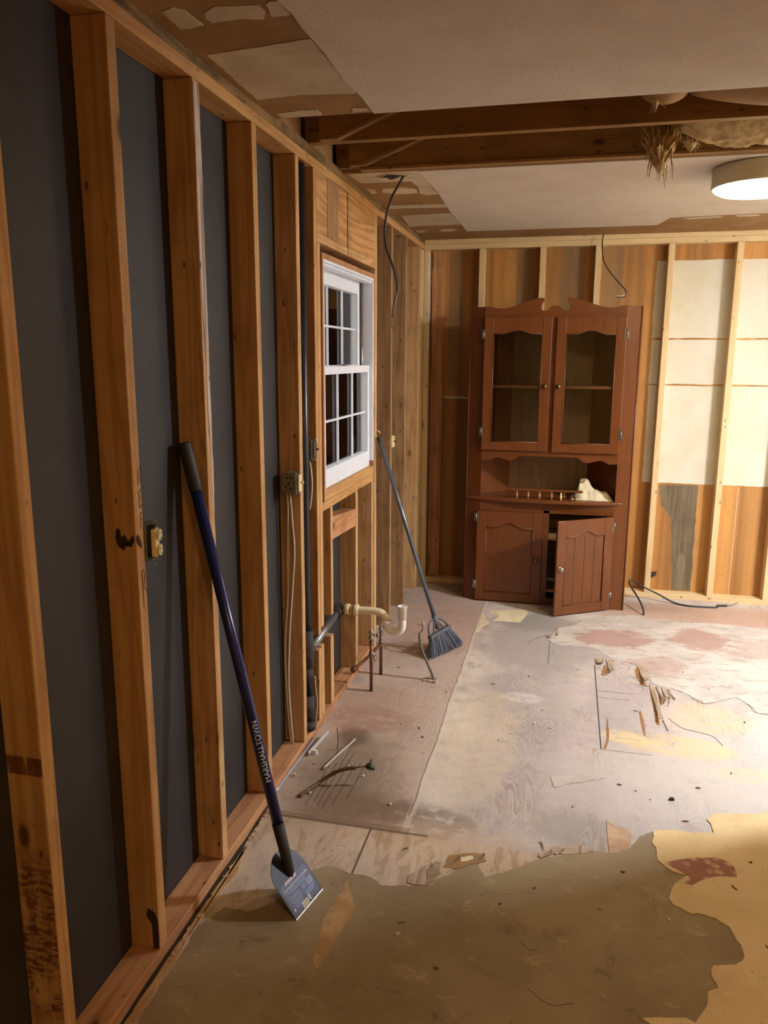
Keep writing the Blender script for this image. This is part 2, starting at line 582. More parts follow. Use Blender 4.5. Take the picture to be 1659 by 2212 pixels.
def m_ply():
    """the plywood subfloor: grain, sheet joints and stains that stay with the wood"""
    n = NT('plywood_subfloor')
    v = n.obj()
    x, y, z = n.xyz(v)
    wob = n.noise(v, 6, 3, .6)
    xo = n.math('ADD', x, n.math('MULTIPLY', n.math('SUBTRACT', wob, .5), .03))
    strip = n.math('LESS_THAN', x, .535)
    off = n.math('MULTIPLY', strip, 5.3)
    v1 = n.vscale(n.vadd(v, n.comb(off, off, 0.0)), (5.6, .95, 1))
    n1 = n.noise(v1, 1.15, 2.2, .5, .5)
    rings = n.math('MULTIPLY_ADD', n.math('SINE', n.math('MULTIPLY_ADD', n.noise(v, 60, 2, .6), 1.6, n.math('MULTIPLY', n1, 230.0))), .5, .5)
    amt = n.step(n.noise(n.vscale(v, (2.6, 1.0, 1)), 1.5, 3, .55), .42, .62)
    fine = n.noise(v, 140, 3, .7)
    fib = n.noise(n.vscale(v, (90, 7, 1)), 1, 3, .6)
    big = n.noise(v, 1.4, 4, .6)
    c = n.mix(n.step(big, .35, .65), srgb(202, 191, 178), srgb(180, 169, 162))
    c = n.mix(n.math('MULTIPLY', n.step(n.noise(v, 2.7, 4, .6), .5, .72), .6), c, srgb(160, 150, 142))
    c = n.mix(n.math('MULTIPLY', n.math('MULTIPLY', n.step(rings, .35, .95), amt), .5), c, srgb(138, 108, 92))
    c = n.mix(n.math('MULTIPLY', n.step(fib, .5, .75), .22), c, srgb(140, 116, 96))
    c = n.mix(n.math('MULTIPLY', n.step(fine, .55, .75), .18), c, srgb(110, 96, 86))
    c = n.mix(n.math('MULTIPLY', n.step(fine, .5, .3), .16), c, srgb(236, 228, 214))
    dirt = n.noise(v, 16, 6, .75)
    c = n.mix(n.math('MULTIPLY', n.step(dirt, .52, .68), .35), c, srgb(126, 106, 92))
    c = n.mix(n.math('MULTIPLY', n.step(dirt, .46, .34), .25), c, srgb(226, 216, 202))
    scr = n.noise(n.vscale(n.vadd(v, n.comb(n.math('MULTIPLY', y, .3), 0.0, 0.0)), (45, 3, 1)), 1, 4, .7)
    c = n.mix(n.math('MULTIPLY', n.step(scr, .6, .7), .25), c, srgb(232, 224, 210))

    def blob(cx, cy, rx, ry, soft=.5):
        dx = n.math('DIVIDE', n.math('SUBTRACT', x, cx), rx)
        dy = n.math('DIVIDE', n.math('SUBTRACT', y, cy), ry)
        d = n.math('SQRT', n.math('ADD', n.math('MULTIPLY', dx, dx), n.math('MULTIPLY', dy, dy)))
        d = n.math('ADD', d, n.math('MULTIPLY', n.math('SUBTRACT', n.noise(v, 7, 4, .65), .5), 1.1))
        return n.math('SUBTRACT', 1.0, n.step(d, 1 - soft, 1 + soft))

    def speck(cx, cy, rx, ry):
        m = blob(cx, cy, rx, ry, .25)
        return n.math('MULTIPLY', m, n.step(n.noise(n.vscale(v, (14, 26, 1)), 1, 4, .7), .36, .5))

    def stain(c, m, k, col):
        return n.mix(n.math('MULTIPLY', m, k), c, col)
    # old cabinet strip along the left wall: redder, dustier board
    s = n.math('MULTIPLY', n.math('LESS_THAN', xo, .535), n.math('GREATER_THAN', y, 1.79))
    c = stain(c, s, .35, srgb(176, 142, 122))
    c = stain(c, n.math('MULTIPLY', s, n.step(n.noise(v, 5, 3, .6), .45, .7)), .4, srgb(196, 176, 152))
    band = n.math('MULTIPLY', n.math('MULTIPLY', n.step(xo, .535, .55), n.math('SUBTRACT', 1.0, n.step(xo, .6, .74))), n.step(n.noise(v, 9, 5, .7), .36, .56))
    c = stain(c, band, .55, srgb(224, 214, 196))
    c = stain(c, n.math('MULTIPLY', n.math('MULTIPLY', n.step(x, .95, 1.1), n.step(n.noise(v, 1.7, 4, .65), .48, .6)), n.math('GREATER_THAN', y, 1.8)), .4, srgb(196, 178, 176))
    c = stain(c, speck(.88, 3.03, .09, .06), .8, srgb(232, 226, 216))
    c = stain(c, speck(.55, 1.86, .22, .12), .55, srgb(112, 88, 70))
    c = stain(c, speck(.2, 2.62, .2, .14), .45, srgb(150, 108, 92))
    c = stain(c, blob(.22, 2.1, .2, .36), .7, srgb(122, 104, 84))
    c = stain(c, blob(.36, 1.9, .2, .12), .55, srgb(116, 88, 68))
    c = stain(c, blob(.17, 2.43, .07, .07), .7, srgb(96, 72, 56))
    c = stain(c, blob(.02, 3.03, .04, .06, .5), .35, srgb(124, 124, 134))
    c = stain(c, blob(.2, 2.75, .2, .25), .3, srgb(168, 126, 108))
    c = stain(c, blob(.33, 4.0, .3, .55), .35, srgb(176, 128, 112))
    c = stain(c, blob(.95, 3.8, .36, .45, .3), .75, srgb(158, 150, 144))
    c = stain(c, blob(.93, 4.18, .3, .16, .3), .8, srgb(146, 138, 130))
    c = stain(c, blob(.9, 3.0, .22, .5), .45, srgb(158, 150, 146))
    c = stain(c, blob(1.35, 3.1, .16, .35, .25), .4, srgb(156, 148, 146))
    c = stain(c, speck(1.58, 2.69, .22, .10), .5, srgb(226, 198, 130))
    c = stain(c, speck(1.85, 2.49, .2, .06), .45, srgb(224, 198, 136))
    c = stain(c, speck(.72, 2.55, .16, .5), .35, srgb(222, 200, 160))
    c = stain(c, speck(1.35, 2.72, .1, .06), .6, srgb(224, 200, 140))
    c = stain(c, speck(1.74, 3.0, .18, .16), .6, srgb(224, 184, 146))
    c = stain(c, blob(1.12, 1.95, .15, .12, .4), .55, srgb(146, 140, 128))
    c = stain(c, blob(1.5, 2.3, .5, .24), .5, srgb(196, 190, 182))
    c = stain(c, blob(2.2, 4.6, 1.2, .2, .4), .7, srgb(178, 142, 116))
    c = stain(c, blob(1.3, 4.68, .5, .12, .4), .6, srgb(150, 128, 112))
    c = stain(c, blob(.7, 1.75, .35, .12, .4), .4, srgb(206, 176, 138))
    c = stain(c, n.math('MULTIPLY', n.math('LESS_THAN', y, 1.785), 1.0), .42, srgb(204, 176, 140))
    c = stain(c, n.math('MULTIPLY', n.math('MULTIPLY', n.math('LESS_THAN', y, 1.79), n.step(n.noise(n.vscale(v, (9, 3, 1)), 2.2, 4, .65, .8), .48, .62)), 1.0), .5, srgb(150, 118, 86))
    # drip stain arc and scored lines where a pipe rested
    # joints and cuts

    def line(c, coord, at, w, other, a, b, k=.9, col=(.015, .012, .01, 1)):
        near = n.math('LESS_THAN', n.math('ABSOLUTE', n.math('SUBTRACT', coord, at)), w)
        rng = n.math('MULTIPLY', n.math('GREATER_THAN', other, a), n.math('LESS_THAN', other, b))
        return n.mix(n.math('MULTIPLY', n.math('MULTIPLY', near, rng), k), c, col)
    xs = n.math('ADD', x, n.math('MULTIPLY', n.math('SUBTRACT', n.noise(v, 3, 3, .6), .5), .03))
    c = line(c, xs, .535, .012, y, 1.79, 5, .4, srgb(226, 212, 190))
    c = line(c, xs, .529, .0025, y, 1.9, 5, .8, srgb(96, 78, 62))
    c = line(c, y, 1.79, .006, x, -1, .62, .8, srgb(104, 84, 62))
    c = line(c, y, 1.80, .02, x, -1, .55, .5, srgb(120, 96, 72))
    c = line(c, x, .415, .0035, y, 1.5, 1.79, .9, srgb(84, 62, 42))
    c = line(c, x, 1.24, .0028, y, 2.58, 3.54)
    c = line(c, y, 2.58, .0022, x, 1.24, 1.45, .8)
    c = line(c, y, 3.20, .0026, x, 1.24, 1.42, .8)
    c = line(c, y, 3.12, .0022, x, 1.24, 1.4, .7)
    c = line(c, x, .99, .0018, y, 3.5, 3.95, .8)
    for xx, a, b in ((.185, 1.88, 2.4), (.21, 1.86, 2.3), (.14, 1.87, 2.3), (.165, 1.9, 2.2), (.24, 1.9, 2.18), (.28, 1.95, 2.2)):
        c = line(c, xs, xx, .0022, y, a, b, .65, srgb(64, 48, 36))
    h = n.math('ADD', n.math('MULTIPLY', rings, .25), fine)
    n.bump(h, .22, .002)
    return n.done(c, .62, 0, .35)


PLY = m_ply()


def m_panelback():
    """back of the next room's panelling: broad upright bands of stain"""
    n = NT('brown_panelling_back')
    v = n.obj()
    x, y, z = n.xyz(v)
    st = n.noise(n.vscale(v, (5.5, 1, .12)), 1.3, 2, .5)
    fb = n.noise(n.vscale(v, (60, 1, 2.0)), 1, 3, .6)
    fig = n.noise(n.vscale(v, (7, 1, 1.1)), 1.6, 2, .5, .7)
    rings = n.math('MULTIPLY_ADD', n.math('SINE', n.math('MULTIPLY', fig, 60.0)), .5, .5)
    c = n.ramp(st, [(.3, srgb(198, 148, 84)), (.46, srgb(184, 130, 68)), (.54, srgb(150, 106, 60)), (.7, srgb(190, 140, 78))])
    c = n.mix(n.math('MULTIPLY', n.step(rings, .5, .95), .12), c, srgb(140, 90, 50))
    c = n.mix(n.math('MULTIPLY', n.step(fb, .5, .8), .2), c, srgb(130, 84, 48))
    b = n.noise(v, 3, 4, .6)
    c = n.mix(n.math('MULTIPLY', n.step(b, .5, .75), .25), c, srgb(140, 96, 60))
    # weathered grey-brown bands
    for x0, x1 in ((.16, .27), (.63, .74), (.93, 1.1), (1.195, 1.35)):
        m = n.math('MULTIPLY', n.step(x, x0, x0 + .012), n.math('SUBTRACT', 1.0, n.step(x, x1 - .012, x1)))
        m = n.math('MULTIPLY', m, n.step(z, 1.35, 1.5))
        c = n.mix(n.math('MULTIPLY', m, .7), c, srgb(128, 106, 76))
    low = n.math('MULTIPLY', n.math('LESS_THAN', x, .35), n.math('LESS_THAN', z, 1.38))
    c = n.mix(n.math('MULTIPLY', low, .35), c, srgb(110, 74, 44))
    n.bump(fb, .1, .002)
    return n.done(c, .6, 0, .3)


def m_glass(name, tint=(1, 1, 1, 1), ior=1.5):
    n = NT(name)
    tr = n.n('ShaderNodeBsdfTransparent')
    tr.inputs[0].default_value = tint
    gl = n.n('ShaderNodeBsdfGlossy')
    gl.inputs['Roughness'].default_value = .02
    gl.inputs['Color'].default_value = (1, 1, 1, 1)
    fr = n.n('ShaderNodeFresnel')
    fr.inputs[0].default_value = ior
    mx = n.n('ShaderNodeMixShader')
    n.t.links.new(fr.outputs[0], mx.inputs[0])
    n.t.links.new(tr.outputs[0], mx.inputs[1])
    n.t.links.new(gl.outputs[0], mx.inputs[2])
    n.t.links.new(mx.outputs[0], n.out.inputs[0])
    return n.m


GLASS = m_glass('clear_glass', (.93, .95, .93, 1))
WGLASS = m_glass('window_glass', (.93, .95, .95, 1), 1.33)


def m_emit(name, col, k):
    n = NT(name)
    e = n.n('ShaderNodeEmission')
    e.inputs[0].default_value = col + (1,)
    e.inputs[1].default_value = k
    n.t.links.new(e.outputs[0], n.out.inputs[0])
    return n.m


GLOW_FAR = m_emit('lit_diffuser', COL_FAR, LAMP_FAR)
GLOW_NEAR = m_emit('warm_lit_diffuser', COL_NEAR, LAMP_NEAR)
GLOW_SIDE = m_emit('cool_lit_diffuser', COL_SIDE, LAMP_SIDE)
LAMPBODY = plain('white_lamp_body', srgb(214, 206, 180), .5, 0, var=.02)

# ================================================================== SETTING
X1, Y0, D = 3.7, -2.6, 4.914          # right wall, wall behind the camera, face of the back wall's studs
ZT = 2.396                            # underside of the top plates
floor = struct('floor', B(-.1, X1, Y0, 5.02, -.03, 0), PLY)
struct('wall_left', (lambda b: (box(b, -.105, -.089, Y0, 2.56, 0, 2.66), box(b, -.105, -.089, 3.49, 5.02, 0, 2.66),
                                box(b, -.105, -.089, 2.56, 3.49, 0, 1.03), box(b, -.105, -.089, 2.56, 3.49, 2.10, 2.66)) and b)(bmesh.new()), m_sheathing())
wall_back = struct('wall_back', B(-.1, X1, D + .089, D + .105, 0, 2.66), m_panelback())
struct('wall_right', B(X1, X1 + .02, Y0, 5.02, 0, 2.66), WALLP)
struct('wall_rear', B(-.1, X1, Y0 - .02, Y0, 0, 2.66), WALLP)
struct('wall_light_blocker', B(2.4, X1 - .002, 2.32, 2.44, 0.002, 2.452), WALLP)  # unseen partition, added to keep the side lamp off the near floor
struct('ceiling_attic_deck', B(-.105, X1, Y0, 5.02, 2.66, 2.68), WD[1])['kind'] = 'structure'

# ceiling: bare board, with the painted layer still on it away from the left wall
cl = struct('ceiling', (lambda b: (box(b, .0, X1, Y0, 2.07, 2.460, 2.472), box(b, .0, X1, 2.893, 4.905, 2.460, 2.472)) and b)(bmesh.new()), BPAPER)
NE = [(.337, Y0), (.337, 1.21), (.346, 1.298), (.342, 1.36), (.348, 1.53), (.339, 1.74), (.353, 1.893), (.35, 2.066), (X1, 2.066), (X1, Y0)]
link('painted_skin', P(NE, 2, 2.4545, 2.4597), TEXT_CEIL, cl)
FE = [(.344, 2.895), (.352, 3.37), (.337, 3.84), (.341, 4.555), (1.5, 4.547), (1.546, 4.30), (2.05, 4.255), (X1, 4.25), (X1, 2.895)]
link('painted_skin', P(FE, 2, 2.4545, 2.4597), TEXT_CEIL, cl)
MUDS = [[(.045, 1.217), (.083, 1.199), (.102, 1.222), (.104, 1.252), (.108, 1.307), (.070, 1.320), (.039, 1.319)],
        [(.139, 1.247), (.182, 1.219), (.283, 1.233), (.285, 1.271), (.266, 1.309), (.211, 1.294), (.136, 1.299), (.131, 1.276)],
        [(.302, 1.234), (.314, 1.222), (.335, 1.225), (.335, 1.267), (.335, 1.300), (.290, 1.298)],
        [(.030, 1.484), (.242, 1.458), (.336, 1.444), (.338, 1.534), (.336, 1.747), (.345, 1.845), (.340, 1.871), (.168, 1.848), (.022, 1.863)],
        [(.027, 2.010), (.111, 1.994), (.174, 1.997), (.173, 2.055), (.032, 2.059)],
        [(.272, 2.060), (.292, 2.006), (.336, 2.016), (.345, 2.044)],
        [(.019, 2.896), (.342, 2.896), (.343, 3.402), (.284, 3.410), (.258, 3.364), (.280, 3.20), (.270, 3.099), (.223, 3.091), (.036, 3.087)],
        [(.082, 3.296), (.108, 3.223), (.197, 3.213), (.262, 3.268), (.250, 3.360), (.132, 3.357), (.084, 3.307)],
        [(.027, 3.216), (.055, 3.251), (.051, 3.320), (.022, 3.334)],
        [(.030, 3.647), (.341, 3.664), (.338, 3.759), (.104, 3.734), (.018, 3.741)],
        [(.039, 3.953), (.334, 3.921), (.334, 4.304), (.044, 4.322), (.008, 4.347)],
        [(.021, 4.499), (.087, 4.495), (.051, 4.574), (.018, 4.567)],
        [(.158, 4.527), (.200, 4.468), (.280, 4.501), (.255, 4.563), (.184, 4.566)],
        [(1.62, 4.36), (1.80, 4.33), (1.84, 4.37), (1.66, 4.40)], [(1.90, 4.33), (2.02, 4.32), (2.03, 4.36), (1.92, 4.37)]]
for i, m in enumerate(MUDS):
    link('mud_patch', P(ragged(m, .003, .02, i), 2, 2.4578, 2.4599), MUD, cl)
link('ragged_hole', P(ragged([(.145, 2.962), (.176, 2.952), (.200, 2.916), (.256, 2.937), (.284, 2.951), (.274, 2.981), (.243, 2.983), (.184, 3.038), (.178, 2.994), (.148, 2.988)], .005, .012, 4), 2, 2.4566, 2.4576),
     plain('dark_hole', srgb(40, 28, 16), .9), cl)
link('torn_hole_rim', T(spline([(.135, 2.96, 2.457), (.17, 2.945, 2.455), (.20, 2.915, 2.456), (.27, 2.935, 2.454), (.30, 2.95, 2.456)], 5), .004, 6), MUD, cl)

# thin layers still stuck on the subfloor
R1 = [(.045, 1.10), (.04, 1.19), (.06, 1.24), (.08, 1.29), (.16, 1.29), (.22, 1.34), (.29, 1.52), (.32, 1.55), (.37, 1.55), (.41, 1.53), (.47, 1.53), (.52, 1.50), (.61, 1.52), (.68, 1.54),
      (.73, 1.62), (.77, 1.67), (.81, 1.69), (.84, 1.62), (.89, 1.65), (.92, 1.68), (1.0, 1.75), (1.09, 1.80), (1.15, 1.83), (1.22, 1.84), (1.27, 1.86), (1.31, 1.89), (1.35, 1.97), (1.40, 2.01)]
link('olive_underlayment', sheet(R1 + [(1.41, 1.93), (1.42, 1.84), (1.50, 1.79), (1.46, 1.66), (1.62, 1.58), (1.62, 1.40), (1.55, 1.30), (1.5, 1.15), (1.5, Y0), (.05, Y0)], 0, .0014, .006, .03, 3), OLIVE, floor)
R2 = [(1.40, 2.01), (1.42, 2.02), (1.47, 2.03), (1.54, 2.03), (1.61, 2.05), (1.61, 2.11), (1.60, 2.13), (1.64, 2.18), (1.69, 2.19), (1.79, 2.21), (1.83, 2.24), (2.3, 2.28), (3.6, 2.3), (3.6, Y0), (1.2, Y0), (1.25, .9),
      (1.31, 1.15), (1.29, 1.16), (1.37, 1.18), (1.40, 1.19), (1.42, 1.18), (1.44, 1.21), (1.46, 1.25), (1.47, 1.29), (1.50, 1.31), (1.49, 1.34), (1.49, 1.37), (1.50, 1.39), (1.56, 1.41), (1.58, 1.43), (1.59, 1.45), (1.59, 1.49), (1.58, 1.51), (1.57, 1.56),
      (1.54, 1.59), (1.49, 1.60), (1.47, 1.59), (1.44, 1.61), (1.42, 1.62), (1.41, 1.65), (1.43, 1.71), (1.48, 1.78), (1.44, 1.79), (1.40, 1.84), (1.40, 1.91), (1.39, 1.93)]
link('cream_vinyl', sheet(R2, .0015, .0022, .004, .025, 5), CREAMV, floor)
link('old_red_print', sheet([(1.42, 1.83), (1.47, 1.86), (1.51, 1.88), (1.59, 1.90), (1.62, 1.89), (1.64, 1.86), (1.64, 1.81), (1.58, 1.80), (1.54, 1.78), (1.49, 1.73), (1.47, 1.74), (1.49, 1.77), (1.46, 1.80)], .0037, .0004, .003, .02, 6), RED, floor)
link('bare_wood_spot', sheet([(.41, 1.49), (.45, 1.42), (.47, 1.37), (.45, 1.27), (.44, 1.18), (.43, 1.12), (.41, 1.15), (.40, 1.23), (.39, 1.31), (.40, 1.40)], .0014, .0006, .004, .02, 7), RAWPLY, floor)
link('pinkish_wood_spot', sheet([(1.24, 2.04), (1.27, 2.01), (1.30, 2.01), (1.32, 1.98), (1.32, 1.94), (1.31, 1.89), (1.27, 1.85), (1.24, 1.84), (1.24, 1.93)], .0014, .0005, .003, .02, 8), m_mottle('pinkish_raw_veneer', srgb(196, 166, 134), srgb(182, 148, 116), srgb(160, 124, 92), 12), floor)
WH = [(1.22, 4.34), (1.16, 4.21), (1.05, 4.12), (1.00, 3.97), (.94, 3.94), (.99, 3.86), (1.06, 3.80), (1.17, 3.82), (1.27, 3.78), (1.31, 3.69), (1.36, 3.61), (1.44, 3.62), (1.51, 3.51), (1.52, 3.35), (1.62, 3.31), (1.69, 3.25),
      (1.75, 3.17), (1.86, 3.24), (1.92, 3.28), (1.96, 3.20), (1.98, 3.12), (2.03, 3.13), (2.8, 3.0), (3.5, 3.1), (3.5, 4.4), (2.31, 4.40), (2.02, 4.44), (1.84, 4.40), (1.66, 4.39), (1.55, 4.47), (1.43, 4.46)]
link('off_white_backing', sheet(WH, 0, .0016, .014, .03, 9), OFFW, floor)
link('cream_paper_scrap', sheet([(.59, 4.35), (.71, 4.40), (.83, 4.42), (.83, 4.33), (.80, 4.15), (.71, 4.15), (.66, 4.15), (.62, 4.13), (.65, 4.22), (.64, 4.30), (.59, 4.28)], .0002, .0015, .004, .03, 16), PAPERM, floor)
link('cream_paper_scrap', sheet([(.54, 4.30), (.58, 4.16), (.61, 4.10), (.57, 3.98), (.545, 3.9), (.54, 4.1)], .0002, .0015, .01, .02, 17), PAPERM, floor)
link('yellowed_edge', sheet([(0.012, Y0), (.035, Y0), (.036, .9), (.03, 1.2), (.045, 1.45), (.025, 1.6), (.014, 1.3)], 0.0002, .003, .005, .03, 19), RAWPLY, floor)


link('dark_gap', sheet([(.0005, Y0 + .1), (.012, Y0 + .1), (.013, .9), (.016, 1.2), (.022, 1.45), (.012, 1.65), (.006, 1.85), (.0005, 1.85)], .0001, .0008, .003, .03, 44), SLOT, floor)


def curl(name, pts, lift, mat, seed, th=.002):
    """a peeled strip of veneer that bows up along its length"""
    rng = random.Random(seed)
    (ax, ay), (bx, by), w = pts
    bm = bmesh.new()
    rows = []
    N = 10
    d = Vector((bx - ax, by - ay)).normalized()
    nn = Vector((-d.y, d.x))
    for i in range(N + 1):
        t = i / N
        c = Vector((ax, ay)).lerp(Vector((bx, by)), t)
        ww = w * (1 - .35 * t) * rng.uniform(.85, 1.1)
        z = .002 + lift * t * t
        rows.append([bm.verts.new((c.x + nn.x * s * ww / 2, c.y + nn.y * s * ww / 2, z + dz + (.3 * lift * t if s > 0 else 0))) for s, dz in ((-1, 0), (1, 0), (1, th), (-1, th))])
    for i in range(N):
        for k in range(4):
            bm.faces.new((rows[i][k], rows[i][(k + 1) % 4], rows[i + 1][(k + 1) % 4], rows[i + 1][k]))
    bm.faces.new(rows[0]); bm.faces.new(rows[-1])
    return link(name, bm, mat, floor)


for i, (pt, lf) in enumerate([(((1.325, 3.64), (1.325, 3.44), .035), .016), (((1.27, 3.645), (1.272, 3.55), .05), .01), (((1.485, 3.58), (1.495, 3.33), .035), .022), (((1.52, 3.34), (1.52, 2.90), .024), .018),
                              (((1.575, 3.32), (1.58, 3.12), .02), .024), (((1.60, 3.30), (1.602, 3.10), .012), .03), (((1.545, 3.32), (1.56, 3.10), .014), .02), (((1.535, 2.94), (1.545, 2.82), .007), .003),
                              (((1.01, 1.765), (1.05, 1.79), .014), .010), (((1.06, 1.792), (1.09, 1.812), .010), .008), (((1.025, 1.80), (1.018, 1.86), .008), .008), (((.80, 1.69), (.83, 1.715), .012), .012), (((.655, 1.60), (.68, 1.64), .014), .01), (((.72, 1.66), (.75, 1.68), .012), .012), (((1.03, 4.04), (1.035, 3.96), .02), .006), (((.96, 3.95), (1.0, 3.9), .02), .01)]):
    curl('peeled_veneer', pt, lf, TORN if i != 7 else OFFW, i)
for i, g in enumerate([[(1.30, 3.55), (1.305, 3.42), (1.27, 3.40), (1.288, 3.55)], [(1.47, 3.57), (1.475, 3.39), (1.50, 3.31), (1.47, 3.32), (1.455, 3.41), (1.452, 3.53)],
                       [(1.508, 3.34), (1.503, 3.18), (1.505, 3.01), (1.500, 2.88), (1.512, 2.88), (1.515, 2.96), (1.52, 3.12), (1.522, 3.27)], [(1.555, 3.31), (1.555, 3.24), (1.558, 3.12), (1.538, 3.10), (1.54, 3.19)],
                       [(1.28, 2.90), (1.284, 2.76), (1.276, 2.66), (1.262, 2.59), (1.25, 2.59), (1.268, 2.68), (1.27, 2.78)], [(1.44, 3.01), (1.446, 2.9), (1.44, 2.75), (1.432, 2.76), (1.43, 2.9), (1.43, 3.0)],
                       [(1.02, 4.10), (1.035, 4.10), (1.03, 3.97), (1.018, 3.98)]]):
    link('split_in_veneer', sheet(g, .0003, .0012, .002, .02, 30 + i), CUT, floor)
for i, g in enumerate([[(.60, 1.525), (.66, 1.53), (.71, 1.575), (.735, 1.63), (.71, 1.66), (.66, 1.645), (.625, 1.60), (.60, 1.57)], [(.70, 1.63), (.755, 1.645), (.80, 1.68), (.835, 1.70), (.82, 1.735), (.76, 1.725), (.715, 1.70)],
                       [(.66, 1.565), (.70, 1.60), (.69, 1.625), (.655, 1.60)], [(.755, 1.665), (.80, 1.695), (.79, 1.715), (.75, 1.695)], [(1.00, 1.76), (1.06, 1.79), (1.13, 1.81), (1.19, 1.84), (1.15, 1.865), (1.08, 1.845), (1.02, 1.82)],
                       [(1.035, 2.30), (1.05, 2.225), (1.12, 2.265), (1.25, 2.345), (1.16, 2.345), (1.10, 2.32)]]):
    link('torn_layer', sheet(g, .0004, (.0024, .0028, .0040, .0042, .0022, .0014)[i], .007, .02, 60 + i), (TORN, BPAPER, OLIVE, PAPERM, TORN, OFFW)[i], floor)
CRACKL = [[(1.31, 3.645), (1.42, 3.625), (1.47, 3.60), (1.52, 3.50), (1.53, 3.36), (1.62, 3.32), (1.66, 3.28)], [(1.56, 2.96), (1.58, 2.92), (1.61, 2.87), (1.66, 2.85), (1.73, 2.82), (1.76, 2.74)],
          [(1.69, 3.25), (1.75, 3.17), (1.86, 3.24), (1.92, 3.28), (1.96, 3.20), (1.98, 3.12), (2.1, 3.12)], [(.86, 3.8), (.98, 3.97), (1.02, 3.90)], [(1.0, 1.19), (1.06, 1.15), (1.12, 1.17)], [(.97, 1.36), (1.0, 1.33), (1.02, 1.34)]]
for i, cpts in enumerate(CRACKL):
    link('crack', T(spline([(a, b, .0012) for a, b in cpts], 5), .0010, 5), plain('crack_shadowless_brown', srgb(92, 74, 58), .9), floor)

WBR = wood('brown_old_stud', srgb(176, 138, 98), srgb(126, 92, 60), 2, dirt=.5)

# ------------------------------------------------------------------ window in the left wall
win = thing('window_1', 'small white double-hung window with divided panes in the bare stud wall', 'window', (0, 3.02, 1.03))
win['kind'] = 'structure'
WY0, WY1, WZ0, WZ1 = 2.578, 3.482, 1.03, 2.088
b = bmesh.new()
box(b, -.112, .0, WY0, WY0 + .02, WZ0, WZ1, .001); box(b, -.112, .0, WY0 + .02, WY1 - .002, WZ1 - .022, WZ1, .001)
box(b, -.112, 0, WY1 - .022, WY1, WZ0, WZ1 - .022, .001)
link('jamb', b, WR[2], win)
b = bmesh.new()
box(b, -.11, -.001, WY0 + .0205, WY0 + .032, WZ0 + .05, WZ1 - .023)
box(b, -.11, .0015, WY1 - .036, WY1 - .023, WZ0 + .075, WZ1 - .023, .002)
box(b, -.11, -.001, WY0 + .033, WY1 - .037, WZ1 - .036, WZ1 - .023)
box(b, -.045, -.003, WY0 + .033, WY1 - .037, WZ1 - .05, WZ1 - .037, .003)
link('window_frame', b, PAINTW, win)
b = bmesh.new()
for xx, rr in ((-.056, .003), (-.068, .0045), (-.084, .004)):
    tube(b, [(xx, WY1 - .046, WZ0 + .09), (xx, WY1 - .046, WZ1 - .055)], rr, 8)
    tube(b, [(xx, WY0 + .04, WZ0 + .09), (xx, WY0 + .04, WZ1 - .055)], rr, 8)
link('sash_track', b, CHROME, win)
link('track_channel', B(-.108, -.0555, 3.407, WY1 - .052, 1.55, WZ1 - .05), plain('dark_track', srgb(70, 66, 58), .4), win)
b = B(-.11, -.0, WY0 + .021, WY1 - .023, WZ0 + .0, WZ0 + .045, .003)
link('sill', b, W[1], win)


def sash(name, x0, x1, y0, y1, z0, z1, rail_t, rail_b, st, nx, nz, pl):
    b = bmesh.new()
    box(b, x0, x1, y0, y0 + st, z0, z1, .002); box(b, x0, x1, y1 - st, y1, z0, z1, .002)
    box(b, x0, x1, y0 + st, y1 - st, z0, z0 + rail_b, .002); box(b, x0, x1, y0 + st, y1 - st, z1 - rail_t, z1, .002)
    o = link(name, b, PAINTW, win)
    ya, yb, za, zb = y0 + st, y1 - st, z0 + rail_b, z1 - rail_t
    xm = (x0 + x1) / 2
    g = bmesh.new()
    w = .0055
    for i in range(1, nx):
        yy = ya + (yb - ya) * i / nx
        prism(g, [(xm - .006, yy - .002), (xm - .006, yy + .002), (xm, yy + w), (xm + .006, yy + .002), (xm + .006, yy - .002), (xm, yy - w)], 2, za, zb)
    for i in range(1, nz):
        zz = za + (zb - za) * i / nz
        prism(g, [(xm - .0058, zz - .002), (xm - .0058, zz + .002), (xm, zz + w), (xm + .0058, zz + .002), (xm + .0058, zz - .002), (xm, zz - w)], 1, ya, yb)
    link('muntins', g, PAINTW, o)
    link('pane', B(xm - .012, xm - .009, ya, yb, za, zb), WGLASS, o)
    return o


lo = sash('lower_sash', -.052, -.018, WY0 + .034, WY1 - .038, WZ0 + .046, 1.618, .036, .085, .034, 3, 2, 0)
sash('upper_sash', -.095, -.062, WY0 + .034, 3.405, 1.585, WZ1 - .038, .07, .036, .034, 3, 2, 0)
link('sash_lock', B(-.045, -.025, 3.0, 3.05, 1.6185, 1.626, .002), PAINTG, win)
# night outside: the dark ground and a grey board backdrop, added to brighten the panes
struct('ground_outside', B(-2.1, -.13, -1, 22, -.6, -.5), plain('dark_lawn', srgb(60, 62, 50), .9))
struct('wall_outside_backdrop', B(-2.2, -2.1, -1, 22, -.5, 3.2), wood('grey_backdrop_boards', srgb(170, 164, 158), srgb(96, 90, 84), 2))

# ================================================================== FRAMING, LEFT WALL
STUDG = 'upright studs of the left wall'


def stud(y0, y1, z0, z1, label, mat=None, x0=-.089, x1=0.0, bev=.003, name='wall_stud', group=STUDG, cat='stud', parent=None):
    o = link(name, B(x0, x1, y0, y1, z0, z1, bev), mat or W[2])
    return tag(o, label, cat, group)


